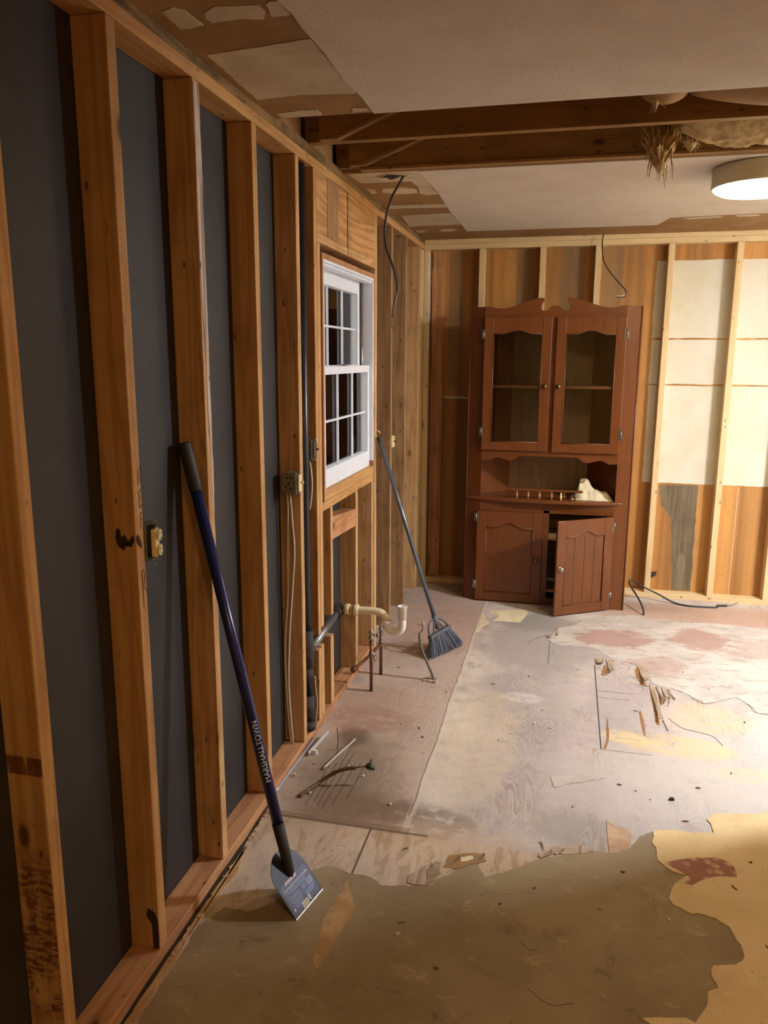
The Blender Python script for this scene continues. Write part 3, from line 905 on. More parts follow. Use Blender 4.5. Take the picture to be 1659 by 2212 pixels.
stud(.232, .27, .038, ZT, 'stud at the extreme lower left corner of the view, showing only a sliver of edge')
stA = stud(.638, .676, .038, ZT, 'nearest broad stud, amber with dark printed stamp smears near its foot', wood('stamped_old_wood', stud_l, stud_d, 2, hue=stud_h, stamp=True))
stB = stud(1.044, 1.082, .038, ZT, 'orange stud with pencilled letters, carrying the ivory outlet on its far side')
stC = stud(1.451, 1.489, .038, ZT, 'orange stud that the blue scraper leans against, its edge whiter towards the top', None)
stD = stud(1.857, 1.895, .038, ZT, 'yellowish stud between the one behind the scraper and the one with two white cables')
stE = stud(2.264, 2.302, .038, ZT, 'stud with an octagonal steel switch box and two white cables on its near face')
stud(2.474, 2.511, .445, ZT, 'stud left of the window with the smaller steel switch box on it')
stud(2.474, 2.511, .038, .375, 'low stub of stud under the grey drain branch', None)
stud(2.515, 2.553, .465, 2.118, 'shorter trimmer stud pressed against the left side of the window, under its header')
stud(2.515, 2.553, .038, .38, 'second low stub beside the drain branch, on the window side', None)
stud(3.49, 3.538, .0, ZT, 'stud right of the window that the broom handle rests on', None, name='wall_stud')
stud(3.882, 3.92, .0, ZT, 'brown stud just beyond the broom handle top with an ivory outlet behind it', WBR)
stud(4.291, 4.329, .0, ZT, 'pinkish brown stud with a greyed damp foot, second right of the window', WBR)
stud(4.725, 4.763, .0, ZT, 'orange stud beside the corner post at the far end of the left wall')
stud(4.80, 4.912, .0, ZT - .004, 'wide pale corner post where the left wall meets the far wall', WN[2])
# details on studs
def on_stud(o, name, bm, mat):
    return link(name, bm, mat, o)


on_stud(stC, 'whitish_edge', P(ragged([(1.453, 2.385), (1.487, 2.385), (1.4875, 1.9), (1.487, 1.35), (1.484, 1.15), (1.479, 1.22), (1.470, 1.5), (1.462, 1.72), (1.454, 1.9)], .002, .03, 6), 0, .0002, .0012), WWHITE)  # whitish strip on the edge, narrowing downward
# pencilled letters on the edge of the second stud, drawn as strokes
b = bmesh.new()
for st in [[(1.076, 1.391), (1.081, 1.384), (1.0805, 1.366)], [(1.070, 1.384), (1.068, 1.366), (1.066, 1.345)], [(1.072, 1.366), (1.078, 1.362), (1.080, 1.348)],
           [(1.080, 1.332), (1.067, 1.326), (1.070, 1.312), (1.080, 1.312)], [(1.068, 1.312), (1.068, 1.286), (1.080, 1.294)], [(1.080, 1.272), (1.070, 1.272), (1.069, 1.236)], [(1.070, 1.258), (1.080, 1.258)],
           [(1.060, 1.112), (1.063, 1.126), (1.071, 1.124), (1.073, 1.10), (1.067, 1.084), (1.080, 1.068)], [(1.062, 1.122), (1.062, 1.03)], [(1.068, 1.022), (1.074, 1.022)]]:
    tube(b, [(.0006, p[0], p[1]) for p in spline([(u, w, 0) for u, w in st], 4)], .0008, 5)
on_stud(stB, 'pencil_letters', b, PENCIL)
NOTCH = plain('scorched_wood', srgb(58, 38, 20), .9, var=.4, vs=90)
b = P(ragged([(-.052, 1.235), (-.044, 1.238), (-.040, 1.215), (-.030, 1.222), (-.022, 1.206), (-.006, 1.222), (-.002, 1.205), (-.012, 1.190), (-.026, 1.192), (-.034, 1.180), (-.048, 1.190), (-.054, 1.212)], .003, .01, 4), 1, 1.0415, 1.0432)
on_stud(stB, 'burnt_knot', b, NOTCH)
b = P(ragged([(1.045, 1.215), (1.052, 1.222), (1.062, 1.206), (1.066, 1.185), (1.058, 1.192), (1.050, 1.198)], .002, .01, 5), 0, .0002, .0011)
on_stud(stB, 'burnt_knot', b, NOTCH)
b = P(ragged([(-.018, .04), (-.001, .045), (-.001, .13), (-.010, .155), (-.030, .165), (-.034, .14), (-.022, .12), (-.02, .08)], .002, .01, 2), 1, 1.0415, 1.0435)
on_stud(stB, 'burnt_notch', b, NOTCH)

# window header, rough sill, cripples, block
hd = thing('window_header', 'boxed plywood header above the window, between the two full-height studs', 'header', (0, 3.0, 2.118))
link('plywood_face', B(-.014, -.001, 2.515, 3.488, 2.157, 2.394, .001), wood('golden_plywood', srgb(206, 160, 106), srgb(168, 118, 72), 1, dirt=.3, knots=False, grain=.8), hd)
link('header_board', B(-.089, .0, 2.515, 3.488, 2.119, 2.1565, .002), W[1], hd)
link('dark_plank', B(-.0008, .0008, 2.66, 2.82, 2.158, 2.393), WBR, hd)
link('joint_line', B(-.0006, .0012, 2.965, 2.970, 2.12, 2.393), SLOT, hd)
tag(link('window_sill_plate', B(-.089, .0, 2.555, 3.47, .99, 1.029, .003), W[1]), 'horizontal two-by-four under the window, spanning between its side studs', 'sill plate')
CR = 'short cripple studs under the window'
stud(2.667, 2.70, .475, .989, 'upper piece of the cut short stud under the window, above the drain pipe', None, name='cripple_stud', group=CR)
stud(2.655, 2.70, .038, .375, 'low stub of the cut short stud under the window, below the drain pipe', None, name='cripple_stud', group=CR)
stud(3.10, 3.138, .038, .989, 'short stud under the window middle, at the right end of the cross block', None, name='cripple_stud', group=CR)
stud(3.43, 3.468, .038, .989, 'short stud under the far corner of the window, beside the full-height stud', None, name='cripple_stud', group=CR)
b = bmesh.new()
prism(b, [(2.7005, .832), (3.0995, .812), (3.0995, .900), (2.7005, .938)], 0, -.075, -.003)
tag(link('cross_block', b, WR[1]), 'salmon coloured block nailed level between two short studs below the window', 'wood block')
for y, z, h in ((2.705, .038, .42), (2.32, .038, .33)):
    pass
# plates
PG = 'top and bottom plates of the left wall'
tag(link('bottom_plate', B(-.089, .0, Y0 + .01, 3.47, 0, .037, .003), WR[1]), 'long reddish bottom plate lying on the floor under the left wall studs', 'wall plate', PG)
tag(link('top_plate', B(-.089, .0, Y0 + .01, D - .001, ZT + .0005, ZT + .0375, .003), W[1]), 'lower of the two top plates running along the left wall over the stud tops', 'wall plate', PG)
tag(link('top_plate', B(-.089, -.001, Y0 + .01, D - .001, ZT + .038, 2.474, .004), wood('mould_darkened_plate', srgb(150, 118, 74), srgb(74, 62, 40), 1, dirt=.8)), 'upper top plate of the left wall, its edge darkened greenish black', 'wall plate', PG)

# ================================================================== FRAMING, BACK WALL
BG = 'pale new studs of the far wall'
for x0, x1_, lb, mt in ((.0, .038, 'pale stud tight in the left corner of the far wall, smeared white at the top', WN[2]),
                        (.383, .421, 'pale stud of the far wall just left of the hutch top', WN[2]),
                        (.793, .831, 'pale stud of the far wall rising behind the left scroll of the hutch', WN[2]),
                        (1.155, 1.193, 'pale stud of the far wall behind the right scroll of the hutch', WN[2]),
                        (1.615, 1.653, 'pale stud of the far wall first to the right of the hutch', WN[2]),
                        (2.030, 2.070, 'pale stud of the far wall second to the right of the hutch', WN[2]),
                        (2.390, 2.428, 'pale stud of the far wall third right of the hutch, at the view edge', WN[2])):
    o = link('wall_stud', B(x0, x1_, D, D + .0885, .038, ZT - .001, .002), mt)
    tag(o, lb, 'stud', BG)
    if x0 == 0:
        link('white_smear', B(.026, .0384, D - .0014, D - .0002, 1.72, 2.37), plain('white_paint_smear', srgb(220, 218, 226), .6), o)
tag(link('wall_batten', B(.047, .135, D + .052, D + .088, .04, ZT - .002, .002), WR[2]), 'flat brown board upright against the panelling in the left corner of the far wall', 'board')
tag(link('bottom_plate', B(.0, X1 - .01, D, D + .0885, 0, .0375, .002), WN[0]), 'pale bottom plate on the floor along the far wall', 'wall plate', 'plates of the far wall')
tag(link('top_plate', B(.0, X1 - .01, D, D + .0885, ZT, ZT + .0365, .002), WN[0]), 'lower pale top plate across the far wall, on the stud tops', 'wall plate', 'plates of the far wall')
tag(link('top_plate', B(.0, X1 - .01, D + .001, D + .0885, ZT + .0372, ZT + .073, .002), WN[0]), 'upper pale top plate across the far wall, close under the ceiling', 'wall plate', 'plates of the far wall')
# cream coated areas on the panelling, with gaps where old battens were
for (z0, z1_) in ((1.797, 2.298), (1.492, 1.786), (.812, 1.482)):
    rr = ragged([(1.552 + .006 * (z0 < 1), z0), (X1 - .02, z0), (X1 - .02, z1_), (1.556, z1_)], .003, .06, int(z0 * 10))
    link('cream_coating', P(rr, 1, D + .0870, D + .0889), WCREAM, wall_back)
link('dark_stain', P(ragged([(1.671, .797), (1.927, .800), (1.934, .553), (1.935, .043), (1.811, .043), (1.784, .404), (1.765, .572), (1.694, .652)], .004, .05, 3), 1, D + .0882, D + .0889),
     wood('grey_brown_stained_veneer', srgb(122, 108, 84), srgb(92, 80, 62), 2, knots=False), wall_back)
link('dark_stain', P(ragged([(1.83, .05), (1.885, .05), (1.885, .27), (1.87, .31), (1.845, .31), (1.83, .27)], .002, .05, 5), 1, D + .0874, D + .0881),
     wood('grey_veneer_tongue', srgb(140, 124, 100), srgb(120, 104, 80), 2, knots=False), wall_back)
link('black_tar_scrap', P([(1.655, .165), (1.702, .170), (1.695, .14), (1.665, .122), (1.655, .13)], 1, D + .084, D + .0889), SLOT, wall_back)
link('pale_joint_line', B(2.186, 2.189, D + .088, D + .0889, .04, .80), WCREAM, wall_back)
link('white_torn_line', P(ragged([(.14, 1.372), (.37, 1.37), (.37, 1.380), (.14, 1.386)], .004, .02, 8), 1, D + .087, D + .0889), WCREAM, wall_back)

# ================================================================== OPEN CEILING BAY
JG = 'ceiling joists in the open bay'
tag(link('ceiling_joist', B(-.02, X1 - .01, 2.031, 2.069, 2.473, 2.655, .002), WD[0]), 'joist hidden behind the near edge of the ceiling opening', 'joist', JG)
tag(link('ceiling_joist', B(-.02, X1 - .01, 2.437, 2.475, 2.473, 2.655, .002), WD[0]), 'dark brown joist crossing the middle of the ceiling opening', 'joist', JG)
tag(link('ceiling_joist', B(-.02, X1 - .01, 2.853, 2.891, 2.473, 2.655, .002), WD[0]), 'dark brown joist along the far edge of the ceiling opening', 'joist', JG)
for y1_, lb in ((2.436, 'sloping rafter end beside the middle joist of the ceiling opening'), (2.852, 'sloping rafter end beside the far joist of the ceiling opening')):
    o = link('rafter', P([(.05, 2.474), (.12, 2.474), (.60, 2.654), (.05, 2.654)], 1, y1_ - .036, y1_), WD[0])
    tag(o, lb, 'rafter', 'rafter ends in the ceiling opening')
    link('pale_lower_edge', P([(.07, 2.4745), (.10, 2.4725), (.585, 2.648), (.58, 2.654)], 1, y1_ - .0395, y1_ - .0365), WD[0], o)
link('board_edge_strip', B(.09, X1 - .02, 2.846, 2.892, 2.4605, 2.4722, .001), WD[0], cl)


for y0_, y1_, lb in ((2.0705, 2.3995, 'blocking board at the wall end of the near joist bay'), (2.4765, 2.815, 'blocking board at the wall end of the far joist bay')):
    tag(link('eave_blocking', B(-.060, -.022, y0_, y1_, 2.475, 2.655, .002), WD[1]), lb, 'blocking', 'eave blocking boards')


def blob(x0, x1_, y0, y1_, z0, z1_, amp, fq, seed, sub=4, sag=0.0):
    bm = bmesh.new()
    bmesh.ops.create_grid(bm, x_segments=60, y_segments=26, size=.5)
    top = []
    for v in bm.verts:
        u, w = v.co.x + .5, v.co.y + .5
        prof = (math.sin(PI * min(1, max(0, w))) ** .45) * (math.sin(PI * min(1, max(0, u))) ** .4)
        x = x0 + (x1_ - x0) * u; y = y0 + (y1_ - y0) * w
        nz = noise.noise(Vector((x * fq + seed, y * fq, seed))) + .5 * noise.noise(Vector((x * fq * 2.7, y * fq * 2.7, seed)))
        v.co = Vector((x, y + amp * .3 * nz, z1_ - (z1_ - z0) * prof + amp * nz * prof))
    r = bmesh.ops.extrude_face_region(bm, geom=bm.faces[:])
    for v in [g for g in r['geom'] if isinstance(g, bmesh.types.BMVert)]:
        v.co.z = z1_ + .03
    for f in bm.faces:
        f.smooth = True
    return bm


tag(link('insulation_batt', blob(1.22, 1.375, 2.08, 2.43, 2.492, 2.56, .004, 4, 1), KRAFT), 'short kraft-faced insulation piece left of the paper seam in the ceiling opening', 'insulation', 'insulation in the ceiling opening')
tag(link('insulation_batt', blob(1.375, 2.30, 2.08, 2.43, 2.452, 2.56, .005, 3, 2), KRAFT), 'smooth kraft-faced batt sagging in the near half of the ceiling opening at upper right', 'insulation', 'insulation in the ceiling opening')
tag(link('insulation_batt', blob(1.38, 1.92, 2.48, 2.845, 2.44, 2.56, .02, 14, 3), FLUFF), 'fluffy tan unfaced batt bulging between the middle and far joists', 'insulation', 'insulation in the ceiling opening')


def tuft(cx, cy, z0, z1_, wx, n, seed, r=.004):
    rng = random.Random(seed)
    bm = bmesh.new()
    # matted core
    core = bmesh.new()
    bmesh.ops.create_icosphere(core, subdivisions=4, radius=1)
    for v in core.verts:
        p = v.co.copy()
        t = (p.z + 1) / 2
        k = .40 + .60 * t
        nz = noise.noise(Vector((p.x * 5, p.y * 5, p.z * 2.2 + seed))) * .5 + noise.noise(Vector((p.x * 13, p.y * 13, p.z * 5 + seed))) * .3
        v.co = Vector((cx + (p.x * wx * .5) * (k + nz) + (1 - t) * .01, cy + p.y * .036 * (1 + nz * 1.5), z1_ + (p.z - 1) * .5 * (z1_ - z0) * .66 + nz * .05))
    bmesh.ops.triangulate(core, faces=core.faces[:])
    me_ = bpy.data.meshes.new('t'); core.to_mesh(me_); core.free(); bm.from_mesh(me_); bpy.data.meshes.remove(me_)
    for i in range(n):
        x = cx + rng.uniform(-.5, .5) * wx
        L = (z1_ - z0) * rng.uniform(.3, 1.0) * (1 - .5 * abs(x - cx - .015) / (wx * .5))
        y = cy + rng.uniform(-.03, .03)
        pts = []
        dx, dy = rng.uniform(-.03, .03), rng.uniform(-.01, .01)
        for k in range(6):
            t = k / 5
            pts.append((x + dx * t + rng.uniform(-.005, .005) + (cx + .02 - x) * .35 * t, y + dy * t + rng.uniform(-.004, .004), z1_ - L * t))
        tube(bm, pts, [r * (1 - .75 * k / 5) * rng.uniform(.7, 1.3) for k in range(6)], 5)
    return bm


tag(link('insulation_tuft', tuft(1.312, 2.66, 2.275, 2.52, .135, 70, 4, .0045), FLUFF), 'shaggy clump of tan insulation hanging out of the ceiling opening beside the lamp', 'insulation', 'loose insulation tufts')
tag(link('insulation_tuft', tuft(1.255, 2.30, 2.45, 2.53, .03, 26, 5, .0025), FLUFF), 'small grey wisp of insulation hanging at the near edge of the ceiling opening', 'insulation', 'loose insulation tufts')
tag(link('insulation_tuft', tuft(1.435, 2.78, 2.44, 2.50, .07, 30, 6, .003), FLUFF), 'torn paper and fluff scrap on the far joist just right of the big hanging clump', 'insulation', 'loose insulation tufts')


def ceiling_light(x, y, glow, label, R=.195):
    t = thing('ceiling_light', label, 'ceiling light', (x, y, 2.454))
    link('lamp_housing', lathe(bmesh.new(), [(R * .93, 0), (R, -.004), (R, -.078), (R * .99, -.082), (R * .955, -.082)], (x, y, 2.4544), 2, 48), LAMPBODY, t)
    link('diffuser', lathe(bmesh.new(), [(R * .95, -.0825), (R * .935, -.090), (R * .83, -.100), (R * .58, -.108), (R * .3, -.112), (.004, -.113)], (x, y, 2.4544), 2, 48), glow, t)
    return t


ceiling_light(1.775, 3.12, GLOW_FAR, 'round white flush ceiling light glowing at the right edge near the open joist bay')
ceiling_light(2.25, -1.0, GLOW_NEAR, 'round flush ceiling light with warm glow behind the camera')

ceiling_light(3.42, 3.0, GLOW_SIDE, 'neutral white flush ceiling light out of view beyond the added partition on the right', .13)

# ================================================================== HUTCH
YF = 4.56
hut = thing('corner_hutch', 'tall reddish-brown wooden corner hutch with scroll top and four doors against the far wall', 'hutch', (.91, 4.7, 0))
CXL, CXR, SL, SR = .372, 1.452, .475, 1.357
# angled outer stiles (returns)
link('return_stile', P([(SL, YF), (SL, YF + .02), (.388, 4.612), (CXL, 4.598)], 2, 0, 1.985), CW[2], hut)
link('return_stile', P([(SR, YF), (SR, YF + .02), (1.438, 4.585), (CXR, 4.571)], 2, 0, 1.985), CW[2], hut)
link('side_panel', P([(CXL, 4.598), (.390, 4.614), (.642, 4.878), (.63, 4.885)], 2, .0, 1.93), CW[2], hut)
link('side_panel', P([(CXR, 4.571), (1.437, 4.586), (1.178, 4.878), (1.19, 4.885)], 2, .0, 1.93), CW[2], hut)
b = B(.636, 1.184, 4.880, 4.892, .0, 1.93)
for k in range(1, 7):
    box(b, .636 + .0783 * k - .002, .636 + .0783 * k + .002, 4.8765, 4.8799, .74, 1.92)
link('back_panel', b, CIN, hut)
for ex, ey in ((CXR - .004, 4.572), (CXL + .003, 4.599)):
    link('return_edge', T([(ex, ey, .003), (ex, ey, 1.985)], .006, 8), CW[2], hut)
INN = [(.395, 4.604), (.46, 4.566), (1.37, 4.566), (1.432, 4.582), (1.172, 4.874), (.648, 4.874)]
link('top_board', P(INN, 2, 1.915, 1.93), CIN, hut)
for zz in (1.466, .454, .088):
    s_ = link('shelf', P([(p[0], max(p[1], 4.585)) for p in INN], 2, zz, zz + .018), CIN, hut)
    link('shelf_edge', B(.5, 1.34, 4.5795, 4.5848, zz, zz + .018), LIP, s_)
# face frame
b = bmesh.new()
box(b, .902, .94, YF, YF + .02, .05, .66, .001)
box(b, .900, .938, YF + .001, YF + .02, 1.05, 1.93, .001)
box(b, SL, SR, YF, YF + .02, .64, .707, .001)
box(b, SL, SR, YF, YF + .02, .0, .05, .001)
box(b, SL, SR, YF, YF + .02, 1.895, 1.93, .001)
link('face_frame', b, CW[0], hut)
# scroll crown


def arc(cx, cz, r, a0, a1, n=8):
    return [(cx + r * math.cos(math.radians(a0 + (a1 - a0) * i / n)), cz + r * math.sin(math.radians(a0 + (a1 - a0) * i / n))) for i in range(n + 1)]


L = [(SL, 1.987), (.50, 1.987)]
L += [(p.x, p.y) for p in spline([(.515, 1.985, 0), (.545, 1.977, 0), (.585, 1.974, 0), (.63, 1.981, 0), (.68, 1.996, 0), (.74, 2.016, 0), (.80, 2.033, 0), (.83, 2.037, 0), (.849, 2.034, 0)], 4)]
L += [(p.x, p.y) for p in spline([(.845, 2.018, 0), (.832, 1.995, 0), (.829, 1.975, 0), (.838, 1.960, 0), (.856, 1.957, 0), (.872, 1.964, 0), (.885, 1.979, 0), (.899, 1.988, 0)], 4)]
Rr = [(1.837 + .0 - x, z) for x, z in reversed(L)]
crown = [(SL, 1.90)] + L + Rr + [(SR + .0, 1.90)]
crown = [(min(max(x, SL), SR), z) for x, z in crown]
link('scroll_crown', P(crown, 1, YF - .001, YF + .019), CW[0], hut)
# valance over the niche
V = [(SL, .985), (.525, .984)] + [(p.x, p.y) for p in spline([(.535, .985, 0), (.555, .998, 0), (.582, 1.006, 0), (.615, 1.0, 0), (.65, .989, 0), (.675, .990, 0), (.70, 1.0, 0), (.72, 1.016, 0), (.745, 1.022, 0)], 4)]
Vr = [(SL + SR - x, z) for x, z in reversed(V)]
link('valance', P([(SL, 1.060)] + V + Vr + [(SR, 1.060)], 1, YF, YF + .019), CW[0], hut)
# bowed counter
ct = [(.388, 4.61)] + [(.388 + (1.433 - .388) * t / 20, 4.575 - .065 * math.sin(PI * t / 20) ** .7) for t in range(21)] + [(1.433, 4.60), (1.172, 4.874), (.648, 4.874)]
b = P(ct, 2, .709, .735)
ed = [e for e in b.edges if abs(e.verts[0].co.z - e.verts[1].co.z) < 1e-5 and e.verts[0].co.y < 4.59 and e.verts[1].co.y < 4.59]
bmesh.ops.bevel(b, geom=ed, offset=.009, segments=3, affect='EDGES', profile=.5)
link('counter', b, CW[0], hut)


def arch(xa, xb, z0, rise, flat=.2, n=14):
    """top outline from xb to xa with a shallow ogee arch"""
    pts = [(xb, z0)]
    w = xb - xa
    for i in range(n + 1):
        t = i / n
        x = xb - w * flat - (w * (1 - 2 * flat)) * t
        s = math.sin(PI * t)
        pts.append((x, z0 + rise * (s ** 1.5)))
    pts.append((xa, z0))
    return pts


def cab_door(x0, x1_, z0, z1_, st, rb, rt, rise, kind, knob_x, knob_z, hinge_x, hinges, label=None, mtx=None):
    ya, yb = YF - .021, YF - .002
    xa, xb = x0 + st, x1_ - st
    b = bmesh.new()
    box(b, x0, xa, ya, yb, z0, z1_, .003)
    box(b, xb, x1_, ya, yb, z0, z1_, .003)
    box(b, xa, xb, ya + .0005, yb, z0 + .0005, z0 + rb, .002)
    zt = z1_ - rt
    prism(b, [(xa, z1_ - .0005)] + list(reversed(arch(xa, xb, zt, rise))) + [(xb, z1_ - .0005)], 1, ya + .0005, yb)
    # bead round the opening
    bead = bmesh.new()
    path = [(xa + .001, ya + .002, z0 + rb), (xb - .001, ya + .002, z0 + rb)]
    tube(bead, path, .004, 6)
    tube(bead, [(xa + .001, ya + .002, z0 + rb), (xa + .001, ya + .002, zt)], .004, 6)
    tube(bead, [(xb - .001, ya + .002, z0 + rb), (xb - .001, ya + .002, zt)], .004, 6)
    tube(bead, [(p[0], ya + .002, p[1]) for p in arch(xa, xb, zt, rise)], .004, 6)
    prof = [(xa - .004, z0 + rb - .004), (xb + .004, z0 + rb - .004)] + [(p[0], p[1] + .004) for p in arch(xa, xb, zt, rise)]
    parts = [('door_panel' if kind != 'glass' else 'door_glass', P(prof, 1, (ya + .008 if kind != 'glass' else ya + .010), (yb - .002 if kind != 'glass' else ya + .013)), CW[2] if kind != 'glass' else GLASS),
             ('bead_moulding', bead, CW[0])]
    if kind == 'plank':
        g = bmesh.new()
        for k in range(1, 4):
            xx = xa + (xb - xa) * k / 4
            box(g, xx - .0015, xx + .0015, ya + .0070, ya + .0079, z0 + rb, zt)
        parts.append(('groove', g, SLOT))
    kb = lathe(bmesh.new(), [(.006, 0), (.0055, -.010), (.014, -.015), (.0165, -.021), (.014, -.027), (.006, -.030), (.001, -.0305)], (knob_x, ya, knob_z), 1, 20)
    lathe(kb, [(.015, 0), (.015, -.002), (.004, -.003)], (knob_x, ya, knob_z), 1, 20)
    parts.append(('knob', kb, BRASS if kind != 'plank' else CHROME))
    for hz in hinges:
        h = bmesh.new()
        sg = 1 if hinge_x > (x0 + x1_) / 2 else -1
        tube(h, [(hinge_x + sg * .004, ya - .003, hz - .028), (hinge_x + sg * .004, ya - .003, hz + .028)], .005, 8)
        box(h, min(hinge_x - sg * .012, hinge_x + sg * .002), max(hinge_x - sg * .012, hinge_x + sg * .002), ya - .0025, ya - .0005, hz - .03, hz + .03)
        if mtx is None:
            box(h, min(hinge_x + sg * .004, hinge_x + sg * .020), max(hinge_x + sg * .004, hinge_x + sg * .020), YF - .004, YF - .0008, hz - .03, hz + .03)
        parts.append(('hinge', h, PEWTER))
    if mtx is not None:
        for q in [b] + [p[1] for p in parts]:
            bmesh.ops.transform(q, matrix=mtx, verts=q.verts[:])
    d = link('door', b, CW[2], hut)
    if label:
        d['label'] = label
    for nm, q, m in parts:
        link(nm, q, m, d)
    return d


cab_door(.473, .905, 1.058, 1.918, .060, .057, .104, .024, 'glass', .872, 1.482, .473, (1.813, 1.179), 'upper left glazed door')
cab_door(.933, 1.361, 1.054, 1.918, .060, .060, .108, .026, 'glass', .959, 1.481, 1.361, (1.812, 1.178), 'upper right glazed door')
cab_door(.458, .902, .012, .641, .062, .060, .112, .036, 'flat', .864, .323, .458, (.595, .12), 'closed lower left door')
hx, hy = 1.356, YF - .012
M_open = Matrix.Translation((hx, hy, 0)) @ Matrix.Rotation(math.radians(33.5), 4, 'Z') @ Matrix.Translation((-hx, -hy, 0))
cab_door(.928, 1.354, .010, .640, .062, .060, .112, .036, 'plank', .957, .325, 1.354, (.575, .10), 'lower right door standing open', M_open)

# gallery rail with turned spindles resting on the counter
ry = 4.562
gr = thing('gallery_rail', 'loose wooden gallery rail with turned spindles lying on the hutch counter', 'rail', (.91, ry, .7355))
link('rail', B(.668, 1.150, ry - .012, ry + .012, .787, .802, .004), CW[0], gr)
for i, sx in enumerate((.720, .795, .870, .949, 1.030, 1.101)):
    link('spindle', lathe(bmesh.new(), [(.004, 0), (.006, .004), (.0045, .010), (.009, .019), (.0095, .024), (.006, .032), (.0045, .038), (.007, .044), (.005, .0515)], (sx, ry, .7355), 2, 14), LIP if i < 4 else CW[0], gr)
sp = link('spindle', lathe(bmesh.new(), [(.004, 0), (.006, .004), (.0045, .010), (.009, .02), (.0095, .026), (.006, .034), (.0045, .04), (.008, .046), (.005, .050)], (1.010, ry - .02, .7355), 2, 14), plain('pale_turned_wood', srgb(226, 206, 150), .5))
tag(sp, 'pale unstained spindle standing loose in front of the gallery rail on the counter', 'spindle')
sp.name = 'loose_spindle'

# crumpled rag
bm = bmesh.new()
bmesh.ops.create_grid(bm, x_segments=70, y_segments=40, size=.5)
for v in bm.verts:
    u, w = v.co.x + .5, v.co.y + .5
    x = 1.075 + .275 * u; y = 4.585 + .17 * w
    e = min(1, 5 * u) * min(1, 5 * (1 - u)) * min(1, 4 * w) * min(1, 4 * (1 - w))
    rid = abs(noise.noise(Vector((u * 3.6 + 2.1, w * 2.6, 1.3)))) + .45 * abs(noise.noise(Vector((u * 8.5, w * 6, 4.1))))
    peak = math.exp(-abs((u - .27) / .21) ** 3.2 - abs((w - .6) / .36) ** 3) * (.075 + .10 * (u - .05) * (u < .45) + .04 * (u >= .45)) * (1 + .25 * noise.noise(Vector((u * 9, w * 5, 2))))
    mid = math.exp(-((u - .62) / .16) ** 2 - ((w - .35) / .4) ** 2) * .040 + math.exp(-((u - .9) / .1) ** 2 - ((w - .5) / .4) ** 2) * .034
    v.co = Vector((x + .012 * noise.noise(Vector((u * 5, w * 5, 9))), y + .015 * noise.noise(Vector((u * 4, w * 4, 5))), .7365 + e * (.010 + (1 - rid * 1.5) * .022 + peak + mid)))
r = bmesh.ops.extrude_face_region(bm, geom=bm.faces[:])
for v in [g for g in r['geom'] if isinstance(g, bmesh.types.BMVert)]:
    v.co.z = max(.7356, v.co.z - .002)
tag(link('cloth_rag', bm, CLOTH, smooth=True), 'crumpled cream cloth bunched on the right of the hutch counter', 'cloth')

# ================================================================== FLOOR SCRAPER
E_ = Vector((.329, 1.36, 0))
ev = Vector((.218, .976, 0)).normalized()
th = math.radians(50)
bv = Vector((-math.cos(th) * .976, math.cos(th) * .218, math.sin(th)))
nv = ev.cross(bv).normalized()
if nv.x < 0:
    nv = -nv
S0 = E_ + bv * .114 + nv * .004
TOP = Vector((-.056, 1.4205, 1.412))
dv = (TOP - S0)
SL_ = dv.length
dv.normalize()
scr = thing('floor_scraper', 'long blue-handled floor scraper leaning on a stud with its blade on the floor', 'floor scraper', (.2, 1.36, 0))
M_bl = Matrix((ev, bv, nv)).transposed().to_4x4()
M_bl.translation = E_ + Vector((0, 0, .0012))
prof = [(-.078, .0), (.078, .0), (.078, .105)] + [(p.x, p.y) for p in spline([(.077, .115, 0), (.070, .14, 0), (.052, .165, 0), (.025, .182, 0), (0, .186, 0), (-.025, .182, 0), (-.052, .165, 0), (-.070, .14, 0), (-.077, .115, 0)], 4)] + [(-.078, .105)]
bl = link('blade', P(prof, 2, 0, .0022, mtx=M_bl), BLADE, scr)
link('ground_edge', P([(-.078, -.0005), (.078, -.0005), (.078, .003), (-.078, .003)], 2, -.0003, .0026, mtx=M_bl), EDGE, bl)
link('decal', P([(-.068, .010), (.068, .010), (.071, .092), (.062, .103), (-.062, .103), (-.071, .092)], 2, .0023, .0027, mtx=M_bl), DECAL, bl)


def dec(name, items, mat):
    b = bmesh.new()
    for it in items:
        prism(b, it, 2, .0028, .0030, mtx=M_bl)
    link(name, b, mat, bl)


def txt_on(name, s, size, u, v, mat, wide=None):
    b = text_bm(s, size)
    if wide:
        xs = [q.co.x for q in b.verts]
        k = wide / (max(xs) - min(xs))
        for q in b.verts:
            q.co.x *= k
    for q in b.verts:
        q.co.x += u; q.co.y += v; q.co.z = .0031
    bmesh.ops.transform(b, matrix=M_bl, verts=b.verts[:])
    link(name, b, mat, bl)


txt_on('title_lettering', 'STIFF BLADE FLOOR SCRAPER', .0105, -.063, .078, WHITEINK, .126)
dec('pink_bar', [[(-.046, .094), (.016, .094), (.018, .102), (-.042, .102)]], PINKINK)
rows = []
for k, (u0, u1, v_) in enumerate(((-.056, .045, .071), (-.04, .04, .066), (-.058, -.008, .056), (-.054, -.004, .050), (-.056, .0, .042), (-.05, -.006, .036), (-.052, -.01, .028), (-.048, -.012, .022),
                                  (.008, .03, .058), (.008, .026, .053), (.008, .03, .048), (.008, .060, .036), (.008, .056, .031), (.010, .05, .026))):
    rows.append([(u0, v_), (u1, v_), (u1, v_ + .0022), (u0, v_ + .0022)])
dec('small_print', rows, PALEINK)
dec('photo_panel', [[(.034, .042), (.064, .042), (.064, .064), (.034, .064)]], plain('grey_blue_print', srgb(120, 132, 168), .5))
CRM = plain('cream_label', srgb(222, 214, 190), .6)
